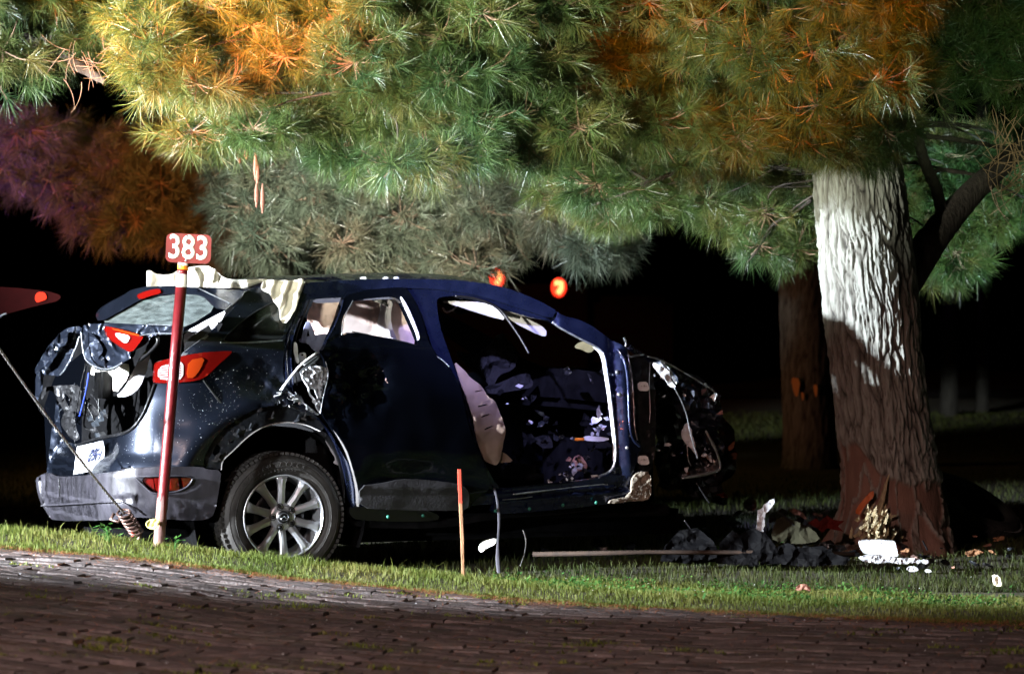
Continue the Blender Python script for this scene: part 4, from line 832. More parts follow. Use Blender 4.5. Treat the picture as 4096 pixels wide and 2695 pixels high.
far_out = [(-.82, .3), (-.85, .9), (-.55, 1.15), (-.25, 1.38), (.8, 1.42), (1.3, 1.38), (1.75, 1.2), (2.15, .98), (2.9, .80), (3.0, .4), (2.6, .22), (-.4, .2)]
far_h = [[(-.15, .92), (.05, 1.28), (.72, 1.32), (.78, .93)], [(.9, .93), (.86, 1.33), (1.25, 1.30), (1.65, 1.12), (1.9, .93)]]
def local_panel(name, outl, holes, yfun, mat, parent, thick=.04):
    S = 500.; P2, T = cdt([(a * S, b * S) for a, b in outl], [[(a * S, b * S) for a, b in h] for h in holes], 40, .2, 1)
    VV = [cl(a / S, yfun(b / S), b / S) for a, b in P2]; n = len(VV); VV += [v - AW * thick for v in VV]
    FF = [tuple(int(i) for i in t) for t in T] + [tuple(int(i) + n for i in t[::-1]) for t in T]
    return mk(name, VV, FF, mat, parent, True)
local_panel('far_side', far_out, far_h, lambda z: CW - float(h_side(z)), m['paint'], car)
# ----- front remains
firep = cplane(2.3, .12, -.35, -1, 0)
fw = panel('inner_wing', [(2512, 1425), (2549, 1424), (2590, 1440), (2612, 1475), (2620, 1560), (2622, 1700), (2620, 1800), (2600, 1890), (2552, 1892), (2548, 1815), (2570, 1790), (2545, 1750), (2538, 1600), (2530, 1480)], m['greymetal'], car, inset=.05, step=11, dent=crump(.012, 12, 7), smooth=True, thick=.02)
for cy in (1544, 1839):
    hp = panel('hinge_plate', [(2556, cy - 16), (2590, cy - 18), (2598, cy + 12), (2590, cy + 20), (2558, cy + 18)], m['white'], fw, inset=-.0, step=14, thick=.02, holes=[[(2563, cy - 4), (2568, cy - 4), (2568, cy + 4), (2563, cy + 4)], [(2574, cy - 5), (2580, cy - 5), (2580, cy + 5), (2574, cy + 5)], [(2585, cy - 3), (2589, cy - 3), (2589, cy + 4), (2585, cy + 4)]])
strip('fold_edge', [(2600, 1450), (2596, 1540), (2602, 1640), (2598, 1690)], .003, m['steel'], fw, inset=.03)
bonnet = plane(cl(2.75, .20, .8), AW * -1 + FW * -.12)
panel('crushed_wing', [(2506, 1372), (2586, 1424), (2635, 1435), (2702, 1468), (2769, 1508), (2818, 1537), (2868, 1571), (2856, 1607), (2863, 1669), (2859, 1736), (2877, 1794), (2886, 1870), (2800, 1880), (2760, 1820), (2740, 1740), (2700, 1640), (2640, 1560), (2615, 1470), (2540, 1425), (2505, 1400)], m['paint'], car, surf=bonnet, step=17, dent=crump(.10, 6, 12), smooth=False, thick=.012)
panel('crushed_wing', [(2600, 1500), (2660, 1560), (2720, 1660), (2760, 1800), (2780, 1900), (2720, 1960), (2640, 1960), (2600, 1880), (2620, 1700)], m['bplastic'], car, surf=plane(cl(2.7, .55, .6), AW * -1), step=20, dent=crump(.10, 5, 14), smooth=False, thick=.012)
panel('crushed_wing', [(2700, 1640), (2800, 1600), (2870, 1660), (2920, 1740), (2930, 1830), (2890, 1960), (2800, 2000), (2700, 1960)], m['bplastic'], car, surf=plane(cl(3.0, .8, .6), AW * -1), step=22, dent=crump(.12, 5, 17), smooth=False, thick=.012)
panel('torn_metal', [(2608, 1446), (2640, 1462), (2668, 1478), (2690, 1520), (2698, 1550), (2682, 1549), (2672, 1536), (2640, 1500), (2616, 1472)], m['foam'], car, surf=plane(cl(2.62, -.17, .8), AW * -1 + FW * -.5), step=9, dent=crump(.02, 15, 1), thick=.008)
panel('torn_metal', [(2636, 1438), (2656, 1450), (2690, 1490), (2706, 1536), (2696, 1530), (2676, 1490), (2650, 1460)], m['steel'], car, surf=plane(cl(2.66, -.18, .8), AW * -1 + FW * -.5), step=8, dent=crump(.012, 25, 2), smooth=False)
strip('bent_wire', [(2698, 1553), (2725, 1600), (2748, 1660), (2758, 1720), (2790, 1834)], .0035, m['steel'], car, surf=plane(cl(2.7, -.05, .7), AW * -1))
strip('bent_wire', [(2495, 1356), (2492, 1362), (2530, 1392), (2600, 1430), (2700, 1470), (2790, 1516), (2860, 1565)], .004, m['greymetal'], car, surf=plane(cl(2.7, .25, .7), AW * -1))
strip('bent_wire', [(2748, 1775), (2752, 1840), (2764, 1862)], .003, m['steel'], car, surf=plane(cl(2.8, .15, .7), AW * -1))
strip('bent_wire', [(2495, 1350), (2506, 1372), (2500, 1392), (2515, 1430), (2540, 1422), (2575, 1418)], .006, m['steel'], car, surf=plane(cl(2.3, .1, .9), AW * -1))
panel('torn_metal', [(2720, 1727), (2740, 1700), (2756, 1683), (2762, 1720), (2774, 1772), (2792, 1835), (2760, 1790), (2738, 1770)], m['foam'], car, surf=plane(cl(2.8, -.18, .6), AW * -1 + FW * -.5), step=9, dent=crump(.02, 14, 4), thick=.008)
panel('torn_metal', [(2840, 1590), (2856, 1576), (2869, 1571), (2866, 1590), (2858, 1607), (2850, 1590)], m['white'], car, surf=plane(cl(3.0, -.18, .6), AW * -1 + FW * -.5), step=9)
panel('torn_metal', [(2815, 1725), (2830, 1760), (2845, 1750), (2862, 1790), (2872, 1830), (2884, 1870), (2862, 1880), (2850, 1830), (2836, 1790), (2822, 1770)], m['greymetal'], car, surf=plane(cl(3.0, -.18, .6), AW * -1 + FW * -.7), step=9, dent=crump(.025, 15, 4), smooth=False)
panel('bumper_beam', [(2724, 1896), (2790, 1872), (2850, 1858), (2866, 1828), (2880, 1810), (2886, 1868), (2876, 1886), (2800, 1900), (2730, 1912)], m['greymetal'], car, surf=plane(cl(3.0, -.16, .5), AW * -1 + FW * -.5), step=9, dent=crump(.015, 15, 8), thick=.05, holes=[[(2745, 1896), (2760, 1893), (2758, 1900), (2746, 1902)], [(2786, 1884), (2800, 1881), (2798, 1888), (2788, 1890)]])
shards(34, 2620, 2880, 1700, 1990, 12, 40, ['bplastic', 'bplastic', 'interior', 'greymetal', 'arch'], plane(cl(2.9, .45, .5), AW * -1 + FW * -.5), .05)
ep = plane(cl(2.8, -.02, .8), AW * -1 + FW * -.2)
strip('torn_edge', [(2590, 1425), (2635, 1436), (2702, 1469), (2769, 1509), (2818, 1538), (2867, 1572), (2858, 1606)], [.004, .006, .003, .005, .002], m['steel'], car, surf=ep)
strip('torn_edge', [(2822, 1722), (2846, 1765), (2868, 1810), (2884, 1868), (2870, 1884), (2800, 1900), (2726, 1912)], [.006, .010, .006, .012, .006], m['steel'], car, surf=ep, n=5)
shards(16, 2800, 2884, 1740, 1895, 7, 24, ['steel', 'foam', 'steel', 'arch'], plane(cl(3.0, -.12, .5), AW * -1 + FW * -.7), .03)
shards(9, 2810, 2880, 1790, 1890, 6, 18, ['steel', 'foam', 'greymetal'], plane(cl(3.0, -.17, .5), AW * -1 + FW * -.5), .02)
shards(16, 2600, 2860, 1500, 1880, 5, 17, ['steel', 'foam', 'greymetal', 'inner', 'bplastic'], plane(cl(2.8, -.15, .5), AW * -1 + FW * -.6), .02)
shards(10, 2580, 2630, 1775, 1800, 5, 14, ['steel', 'foam', 'inner'], plane(cl(2.35, .02, .5), AW * -1 + FW * -.5), .02)
# far rear wheel glimpsed and underbody
bm = bmesh.new(); cbox(bm, .9, .9, .12, 3.2, 1.1, .14, .03); cbox(bm, -.55, .7, .10, .3, .5, .2, .05); mkbm('underbody', bm, m['interior'], car)

# ----- rear wheel
def ring_pts(prof, seg, c, ax, u, w):
    VV = []; FF = []; n = len(prof)
    for k in range(seg):
        t = k / seg * 2 * math.pi; rd = u * math.cos(t) + w * math.sin(t)
        for (r, d) in prof: VV.append(c + rd * r + ax * d)
    for k in range(seg):
        for j in range(n - 1): FF.append((k * n + j, ((k + 1) % seg) * n + j, ((k + 1) % seg) * n + j + 1, k * n + j + 1))
    return VV, FF
def wheel(c, ax, R_, parent, full=True):
    ax = ax.normalized(); u = Vector((0, 0, 1)).cross(ax).normalized(); w = ax.cross(u) * -1; W = .21
    wh = bpy.data.objects.new('wheel', None) if False else None
    prof = [(.215, .022), (.226, .004), (.250, -.004), (.285, -.006), (.305, .002), (.322, .018), (.333, .040), (.333, W - .04), (.322, W - .02), (.29, W), (.22, W - .01)]
    seg = 120; VV, FF = ring_pts(prof, seg, c, ax, u, w); n = len(prof)
    ty = mk('wheel' if full else 'spare', VV, FF, m['rubber'], parent, True)
    # tread blocks
    bm = bmesh.new()
    for k in range(72):
        t = k / 72 * 2 * math.pi; rd = u * math.cos(t) + w * math.sin(t); tg_ = u * -math.sin(t) + w * math.cos(t)
        for (d0, ww, tw) in ((.033, .046, .3), (.082, .040, -.3), (.128, .040, .3), (.176, .042, -.3)):
            mt = Matrix((( tg_.x, ax.x, rd.x, 0), (tg_.y, ax.y, rd.y, 0), (tg_.z, ax.z, rd.z, 0), (0, 0, 0, 1)))
            mt = Matrix.Translation(c + rd * (.333 if .04 < d0 < .17 else .330) + ax * d0) @ mt @ Matrix.Rotation(tw, 4, 'Z'); add_box(bm, mt, .0215, ww, .014)
    mkbm('tread', bm, m['rubber'], ty)
    # sidewall ring ridges
    for rr in (.262, .296):
        bm = bmesh.new(); add_tube(bm, [c + (u * math.cos(t) + w * math.sin(t)) * rr + ax * (-.006 if rr < .28 else -.0035) for t in np.linspace(0, 2 * math.pi, 97)], .0018, 4, False); mkbm('sidewall_ridge', bm, m['rubber'], ty, True)
    if not full: return ty
    # rim barrel
    prof = [(.222, .000), (.219, -.006), (.213, -.004), (.208, .012), (.200, .030), (.190, .10), (.195, .17)]
    VV, FF = ring_pts(prof, 96, c, ax, u, w); rim = mk('rim', VV, FF, m['alloy'], ty, True)
    # disc behind
    VV, FF = ring_pts([(.185, .115), (.02, .115)], 48, c, ax, u, w); mk('brake_disc', VV, FF, m['interior'], ty)
    VV, FF = ring_pts([(.14, .085), (.135, .08), (.075, .08), (.07, .10)], 48, c, ax, u, w); mk('brake_disc', VV, FF, m['greymetal'], ty, True)
    for k in range(10):
        t = k / 10 * 2 * math.pi + math.pi / 2 + R(2); rd = u * math.cos(t) + w * math.sin(t); tg_ = u * -math.sin(t) + w * math.cos(t); VV = []; tw = .55 if k % 2 else -.55
        secs = [(.045, .024, .022, 0.), (.085, .023, .014, .0), (.13, .021, .006, 0.), (.175, .024, .002, 0.), (.196, .031, .000, 0.), (.214, .040, .004, 0.)]
        for (r, hw, d, s) in secs:
            b0 = c + rd * r + ax * (d - .002); sk = (.006 if k % 2 else -.006) * (1 - r / .21)
            VV += [b0 + tg_ * (-hw + sk) + ax * .016, b0 + tg_ * (-hw * .75 + sk) + ax * .002, b0 + tg_ * (0 + sk) + ax * -.001, b0 + tg_ * (hw * .75 + sk) + ax * .006, b0 + tg_ * (hw + sk) + ax * .020, b0 + tg_ * sk + ax * .042]
        FF = []
        for i in range(len(secs) - 1):
            for j in range(6): a = i * 6 + j; b = i * 6 + (j + 1) % 6; FF.append((a, b, b + 6, a + 6))
        FF.append(tuple(range(5, -1, -1))); e = (len(secs) - 1) * 6; FF.append(tuple(e + q for q in range(6)))
        bm = bmesh.new(); vv = [bm.verts.new(x) for x in VV]
        for f in FF: bm.faces.new([vv[i] for i in f])
        bmesh.ops.bevel(bm, geom=bm.edges[:], offset=.0015, segments=1, affect='EDGES'); mkbm('spoke', bm, m['alloy'], rim)
    VV, FF = ring_pts([(.075, .030), (.068, .014), (.050, .010), (.036, .014), (.034, .004), (.001, .004)], 48, c, ax, u, w); mk('hub', VV, FF, m['alloy'], rim, True)
    VV, FF = ring_pts([(.033, .004), (.031, -.002), (.027, -.004), (.001, -.004)], 32, c, ax, u, w); cap = mk('centre_cap', VV, FF, m['bplastic'], rim, True)
    bm = bmesh.new(); add_tube(bm, [c + ax * -.006 + u * math.cos(t) * .024 + w * math.sin(t) * .020 for t in np.linspace(0, 6.283, 25)], .0018, 5, False)
    for s in (-1, 1): add_tube(bm, [c + ax * -.007 + u * s * .020 + w * .010, c + ax * -.007 + u * s * .010 + w * .006, c + ax * -.007 + w * -.006], .0018, 5)
    mkbm('emblem', bm, m['steel'], rim, True)
    for k in range(5):
        t = k / 5 * 2 * math.pi + R(0); q = c + (u * math.cos(t) + w * math.sin(t)) * .056
        VV, FF = ring_pts([(.019, .008), (.017, .006), (.0155, .02), (.001, .021)], 20, q, ax, u, w); mk('lug_recess', VV, FF, m['bplastic'], rim, True)
        VV, FF = ring_pts([(.011, .020), (.010, .002), (.006, .000), (.001, .003)], 12, q, ax, u, w); mk('lug_nut', VV, FF, m['greymetal'], rim, True)
    # lettering on the sidewall
    def arc_text(s, r, t0, dt, size):
        for i, ch in enumerate(s):
            if ch == ' ': continue
            t = t0 - i * dt; rd = u2 * math.cos(t) + Vector((0, 0, 1)) * math.sin(t); tg_ = u2 * math.sin(t) - Vector((0, 0, 1)) * math.cos(t)
            text_mesh(ch, m['rubber'], ty, c + rd * r + ax * -.0055, tg_, rd, size, .003, 'lettering')
    u2 = FW.copy()
    arc_text('NOKIAN TYRES', .276, R(140), R(6.6), .030); arc_text('HAKKAPELIITTA', .246, R(128), R(4.4), .016)
    return ty
wheel(cl(0, .012, .223), AW, .333, car)
VV, FF = ring_pts([(.333, 0), (.333, .2), (.2, .21)], 48, cl(0, 1.52, .223), AW, FW, Vector((0, 0, 1))); mk('far_wheel', VV, FF, m['rubber'], car, True)

# ------------------------------------------------------------------ white cloth on the roof
clo = thing('roof_cloth', cl(-.2, .3, 1.35), 'crumpled white cloth lying over the rear edge of the car roof', 'cloth')
def cld(px, py, x, y, z): return .03 * fbm((x, y, z), 11, 3) + .012 * math.sin(px / 13.)
panel('cloth_sheet', [(583, 1145), (586, 1085), (599, 1081), (625, 1095), (657, 1100), (690, 1096), (715, 1080), (769, 1065), (827, 1062), (855, 1075), (876, 1090), (895, 1108), (917, 1118), (980, 1119), (1068, 1115), (1144, 1132), (1180, 1125), (1202, 1117), (1220, 1135), (1211, 1171), (1184, 1184), (1171, 1238), (1153, 1274), (1135, 1295), (1128, 1274), (1113, 1229), (1086, 1180), (1050, 1157), (960, 1152), (889, 1151), (800, 1148), (697, 1142), (603, 1146)], m['cloth'], clo, surf=cplane(-.0, .20, -.45, -1, .35), step=9, dent=cld, thick=.008)
panel('cloth_drape', [(1040, 1150), (1060, 1118), (1144, 1122), (1180, 1122), (1205, 1112), (1222, 1135), (1213, 1171), (1190, 1190), (1178, 1238), (1160, 1268), (1137, 1297), (1126, 1274), (1111, 1229), (1084, 1182)], m['cloth'], clo, inset=-.035, step=8, dent=lambda px, py, x, y, z: .02 * math.sin((px + py * .3) / 9.) + .02 * fbm((x, y, z), 14, 2), thick=.006)
panel('cloth_fold', [(720, 1130), (730, 1085), (770, 1068), (825, 1064), (862, 1080), (880, 1110), (860, 1145), (800, 1150), (740, 1148)], m['cloth'], clo, surf=cplane(-.25, .12, -.6, -1, .2), step=8, dent=crump(.03, 10, 9), thick=.008)
bm = bmesh.new()
for k in range(26):
    a0 = fr.uniform(1195, 1222); b0 = fr.uniform(1118, 1180); p = pl([(a0, b0), (a0 + fr.uniform(2, 16), b0 + fr.uniform(-10, 10))], cplane(-.0, .17, -.45, -1, .35)); add_tube(bm, [q - Vector((0, .06, 0)) for q in p], .0014, 3)
mkbm('frayed_threads', bm, m['cloth'], clo)
for k, cx in enumerate((1450, 1540, 1582)):
    o = panel('roof_scrap', [(cx - 10, 1115), (cx, 1106), (cx + 12, 1108), (cx + 14, 1116)], m['foam'], None, inset=.02, step=8, dent=crump(.006, 20, k)); tagp(o, ['thin white scrap on the car roof, leftmost of three', 'white scrap on the car roof, middle of three', 'white scrap on the car roof, rightmost and brightest of three'][k], 'scrap', 'white scraps on the car roof')

# ------------------------------------------------------------------ number sign on its post
sb = Vector((-1.755, 14.28, float(ground_z(-1.755, 14.28)))); st_ = P(743, 935, 14.28)
sign = thing('number_sign', sb, 'red house number sign 383 on a leaning dark red metal post behind the grass', 'sign')
dirp = (st_ - sb).normalized(); side = Vector((1, 0, 0)); side = (side - dirp * side.dot(dirp)).normalized()
bm = bmesh.new(); L_ = (st_ - sb).length
def along(py):  # point on the post axis at a given photo row
    z = P(0, py, 14.28).z; return sb + dirp * ((z - sb.z) / dirp.z)
add_tube(bm, [sb - dirp * .25, sb, along(1500), along(1147)], .028, 24, True); mkbm('post', bm, m['polered'], sign, True)
for a_, b_, mt, rr in ((2180, 1960, 'signwhite', .0286), (1147, 1096, 'signwhite', .0284), (1096, 1078, 'polered', .0262), (1078, 1062, 'orange', .0272), (1062, 1050, 'signwhite', .0245)):
    if a_ == 2180:   # flaked base coat: ragged edge
        VV = []; FF = []; ns = 40
        for i in range(ns):
            t = i / ns * 2 * math.pi; top = 1990 + 170 * max(0, math.cos(t - .2)) + 25 * noise.noise(Vector((math.cos(t) * 2, math.sin(t) * 2, 0)))
            for py in (2185, top): VV.append(along(py) + side * math.cos(t) * rr + Vector((0, 1, 0)) * math.sin(t) * rr)
        for i in range(ns): j = (i + 1) % ns; FF.append((2 * i, 2 * j, 2 * j + 1, 2 * i + 1))
        mk('worn_base', VV, FF, M('worn_pale_paint', (.17, .09, .08), .6, var=.3, vscale=18), sign, True)
    else:
        bm = bmesh.new(); add_tube(bm, [along(a_), along(b_)], rr, 24, True); mkbm('band', bm, m[mt], sign, True)
def rounded(w, h, r, n=6):
    q = []
    for cx, cy, a0 in ((w - r, h - r, 0), (-w + r, h - r, 90), (-w + r, -h + r, 180), (w - r, -h + r, 270)):
        for k in range(n + 1): t = R(a0 + 90 * k / n); q.append((cx + r * math.cos(t), cy + r * math.sin(t)))
    return q
sc_ = P(754, 994, 14.22); up_ = Vector((.045, 0, 1)).normalized(); sd = Vector((1, .12, -.045)).normalized(); fn = up_.cross(sd).normalized() * 1
bm = bmesh.new(); ol = rounded(.111, .072, .028); fr1 = [bm.verts.new(sc_ + sd * a + up_ * b + fn * .0) for a, b in ol]; fr2 = [bm.verts.new(sc_ + sd * a + up_ * b - fn * .006) for a, b in ol]
bm.faces.new(fr1); bm.faces.new(fr2[::-1])
for i in range(len(ol)): j = (i + 1) % len(ol); bm.faces.new((fr1[i], fr2[i], fr2[j], fr1[j]))
mkbm('plaque', bm, m['signred'], sign)
nn = sd.cross(up_).normalized(); toc = nn if nn.y < 0 else -nn
text_mesh('383', m['signwhite'], sign, sc_ + toc * .0065 + sd * .0, sd * .86, up_ * 1.05, .158, .0008, 'numerals', .012)
for dz in (.060, -.060):
    bm = bmesh.new(); bmesh.ops.create_uvsphere(bm, u_segments=10, v_segments=6, radius=.0055)
    for v in bm.verts: v.co += sc_ + up_ * dz + toc * .007 - sd * .01
    mkbm('bolt', bm, m['steel'], sign, True)

# ------------------------------------------------------------------ marker stake
s0, s1 = P(1853, 2300, 14.05), P(1838, 1876, 14.05); stake = thing('marker_stake', s0, 'thin wooden survey stake with a red painted top, in the grass before the car door', 'stake')
bm = bmesh.new(); add_tube(bm, [s0 - Vector((0, 0, .1)), s0, s0.lerp(s1, .35) + Vector((.002, 0, 0)), s0.lerp(s1, .68)], [.009, .009, .0105, .0105], 5); mkbm('shaft', bm, m['wood'], stake)
bm = bmesh.new(); add_tube(bm, [s0.lerp(s1, .68), s1], [.0112, .0115], 5); mkbm('painted_top', bm, m['stakered'], stake)
# ------------------------------------------------------------------ hanging strap and wire
g0 = float(ground_z(-.07, 14.4))
o = tube('webbing_strap', [P(1972, 1930, 15.6), P(1990, 2000, 15.2), P(1998, 2080, 14.9), P(1992, 2160, 14.6), P(1990, 2220, 14.45), P(1996, 2290, 14.35)], [.006, .007, .008, .005, .012, .010], m['strap'], None, 6, 2, .25); tagp(o, 'grey belt strap hanging from the door sill down to the grass', 'strap')
o = tube('loose_wire', [P(2092, 2120, 14.9), P(2106, 2160, 14.8), P(2100, 2210, 14.6), P(2082, 2262, 14.4)], .003, m['cable'], None, 5); tagp(o, 'thin curved wire hanging under the car sill, right of the strap', 'wire')

# ------------------------------------------------------------------ tow cable with hook
c0, c1 = P(-260, 1000, 13.4), P(496, 2052, 14.55); cable = thing('tow_cable', c1, 'taut twisted steel winch cable running down from the left to a hook in the grass', 'cable')
bm = bmesh.new(); NN = 420; ax = (c1 - c0).normalized(); ua = ax.cross(Vector((0, 1, 0))).normalized(); ub = ax.cross(ua)
for s in range(3):
    pts = []
    for k in range(NN + 1):
        t = k / NN; a = t * 170 + s * 2.094; p = c0.lerp(c1, t); p.z -= .05 * 4 * t * (1 - t); pts.append(p + (ua * math.cos(a) + ub * math.sin(a)) * .0036)
    add_tube(bm, pts, .0040, 4)
mkbm('wire_rope', bm, m['cable'], cable, True)
bm = bmesh.new()
for k in range(6): cc = c1 + Vector((.012 * k, 0, -.018 * k)); add_tube(bm, [cc + Vector((math.cos(t) * .034, math.sin(t) * .03, math.sin(t) * .018)) for t in np.linspace(0, 6.28, 15)], .0065, 5, False)
add_tube(bm, [c1 + Vector((-.05, 0, .0)), c1 + Vector((-.065, -.01, -.03)), c1 + Vector((-.03, -.01, -.045)), c1 + Vector((-.01, 0, -.02))], .009, 6)
add_tube(bm, sm_line([c1 + Vector((.05, 0, -.07)), c1 + Vector((.085, 0, -.10)), c1 + Vector((.07, 0, -.15)), c1 + Vector((.03, 0, -.13))]), .011, 7)
mkbm('hook', bm, m['rust'], cable, True)
bm = bmesh.new(); add_tube(bm, [c1 + Vector((.04, -.012, -.085)), c1 + Vector((.05, -.012, -.115))], .010, 6); mkbm('safety_latch', bm, m['stakered'], cable)
o = panel('thrown_rag', [(578, 2098), (592, 2078), (625, 2072), (640, 2085), (630, 2110), (600, 2118)], M('yellow_rag', (.62, .58, .16), .8, var=.3, vscale=20), None, surf=plane(P(600, 2095, 14.22), (0, -1, .3)), step=7, dent=crump(.02, 30, 2)); tagp(o, 'pale yellow crumpled rag lying at the foot of the sign post', 'rag')

# ------------------------------------------------------------------ tow boom tip at the left edge
bo = thing('tow_boom', P(-200, 1200, 17.0), 'dark red tapered boom end with a glowing red marker at the left edge', 'boom')
def yplane(Y): return plane((0, Y, 0), (0, -1, 0))
panel('arm', [(-420, 1110), (-100, 1140), (0, 1147), (100, 1154), (200, 1166), (240, 1180), (243, 1192), (225, 1206), (150, 1222), (60, 1246), (0, 1262), (-200, 1300), (-420, 1340)], m['boom'], bo, surf=yplane(17.0), step=40, thick=.12, back=(0, 1, 0))
panel('marker_lamp', [(140, 1200), (140, 1182), (150, 1168), (176, 1168), (186, 1184), (184, 1198), (160, 1206), (148, 1210)], m['marker'], bo, surf=yplane(16.99), step=14, thick=.02, back=(0, 1, 0))
strip('shackle', [(0, 1268), (10, 1258), (26, 1254)], .007, m['steel'], bo, surf=yplane(16.9))

# ------------------------------------------------------------------ far vehicle with red lamps
TY = 62.0
tr = thing('rescue_truck', (P(2110, 1200, TY).x, TY, -.05), 'dark rescue truck far behind the car roof with two glowing red lamps', 'truck')
bm = bmesh.new(); tx = P(2110, 1200, TY).x
add_box(bm, Matrix.Translation((tx - 1.0, TY + 1.2, 1.35)), 4.6, 2.3, 1.9, .08); mkbm('body', bm, m['truck'], tr)
bm = bmesh.new(); add_box(bm, Matrix.Translation((tx + 2.3, TY + 1.2, 1.25)), 1.7, 2.2, 1.6, .15); mkbm('cab', bm, m['truck'], tr)
for dx in (-2.5, 2.2):
    VV, FF = ring_pts([(.1, -.02), (.3, -.03), (.48, 0), (.48, .3)], 24, Vector((tx + dx, TY, .45)), Vector((0, 1, 0)), Vector((1, 0, 0)), Vector((0, 0, 1))); mk('wheel', VV, FF, m['rubber'], tr, True)
bm = bmesh.new(); add_box(bm, Matrix.Translation((tx - .2, TY + .03, 1.27)), 5.2, .02, .10); mkbm('stripe', bm, m['stripe'], tr)
for (cx, cy, a) in ((1988, 1112, .26), (2235, 1150, .26)):
    p = P(cx, cy, TY - .4)
    bm = bmesh.new(); add_box(bm, Matrix.Translation(p + Vector((0, .25, -.1))), .34, .3, .30, .04); add_box(bm, Matrix.Translation(p + Vector((0, .8, -.3))), .08, .9, .08, 0); mkbm('lamp_housing', bm, m['truck'], tr)
    bm = bmesh.new(); bmesh.ops.create_uvsphere(bm, u_segments=16, v_segments=10, radius=.15)
    for v in bm.verts: v.co = Vector((v.co.x * 1.05, v.co.y * .5, v.co.z * 1.35)) + p
    lo = mkbm('beacon', bm, m['redlamp'], tr, True)
    bm = bmesh.new(); add_tube(bm, [p + Vector((-.09, -.10, .10)), p + Vector((.06, -.10, .09)), p + Vector((.05, -.10, -.02)), p + Vector((-.02, -.10, -.13))], .052, 8); mkbm('filament', bm, m['hotlamp'], lo, True)

# ------------------------------------------------------------------ pine trees
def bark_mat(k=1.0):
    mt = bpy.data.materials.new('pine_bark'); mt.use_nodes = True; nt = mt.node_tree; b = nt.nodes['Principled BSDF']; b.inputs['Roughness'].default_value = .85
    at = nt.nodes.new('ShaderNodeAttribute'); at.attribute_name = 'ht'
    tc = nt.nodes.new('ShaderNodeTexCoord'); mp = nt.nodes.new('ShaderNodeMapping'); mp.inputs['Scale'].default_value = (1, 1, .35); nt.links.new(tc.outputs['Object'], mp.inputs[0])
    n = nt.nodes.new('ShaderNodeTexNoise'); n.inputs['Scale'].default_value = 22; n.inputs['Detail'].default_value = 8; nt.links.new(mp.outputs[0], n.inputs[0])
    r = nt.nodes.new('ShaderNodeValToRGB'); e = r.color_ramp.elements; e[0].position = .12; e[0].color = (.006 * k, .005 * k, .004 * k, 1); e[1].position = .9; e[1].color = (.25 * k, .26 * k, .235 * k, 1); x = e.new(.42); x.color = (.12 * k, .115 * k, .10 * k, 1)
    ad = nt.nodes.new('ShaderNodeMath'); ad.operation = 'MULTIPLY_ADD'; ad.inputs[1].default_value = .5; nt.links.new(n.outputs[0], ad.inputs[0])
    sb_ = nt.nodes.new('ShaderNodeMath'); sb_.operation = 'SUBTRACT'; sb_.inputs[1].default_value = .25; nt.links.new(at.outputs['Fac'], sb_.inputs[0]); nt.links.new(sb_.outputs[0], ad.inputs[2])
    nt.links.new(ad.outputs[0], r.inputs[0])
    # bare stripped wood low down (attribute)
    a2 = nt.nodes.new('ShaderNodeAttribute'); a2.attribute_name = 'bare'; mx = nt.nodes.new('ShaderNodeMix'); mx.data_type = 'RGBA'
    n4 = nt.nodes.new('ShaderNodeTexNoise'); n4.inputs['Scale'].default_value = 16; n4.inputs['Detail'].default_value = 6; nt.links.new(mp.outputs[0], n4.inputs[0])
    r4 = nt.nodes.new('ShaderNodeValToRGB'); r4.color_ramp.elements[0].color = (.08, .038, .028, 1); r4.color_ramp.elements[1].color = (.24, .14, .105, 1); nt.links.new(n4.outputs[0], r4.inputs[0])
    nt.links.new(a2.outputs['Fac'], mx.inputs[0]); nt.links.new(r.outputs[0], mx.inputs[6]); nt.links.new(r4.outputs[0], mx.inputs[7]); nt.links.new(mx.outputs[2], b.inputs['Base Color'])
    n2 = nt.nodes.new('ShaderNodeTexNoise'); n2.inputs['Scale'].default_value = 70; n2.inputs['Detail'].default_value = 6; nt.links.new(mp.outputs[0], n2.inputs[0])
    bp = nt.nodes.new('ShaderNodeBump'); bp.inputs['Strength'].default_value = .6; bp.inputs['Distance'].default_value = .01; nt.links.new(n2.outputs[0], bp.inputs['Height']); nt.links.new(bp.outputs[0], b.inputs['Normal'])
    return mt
BARK = bark_mat(); BARK_DIMMED = bark_mat(.30)  # second bark is a darkened copy that dims the rear trunk
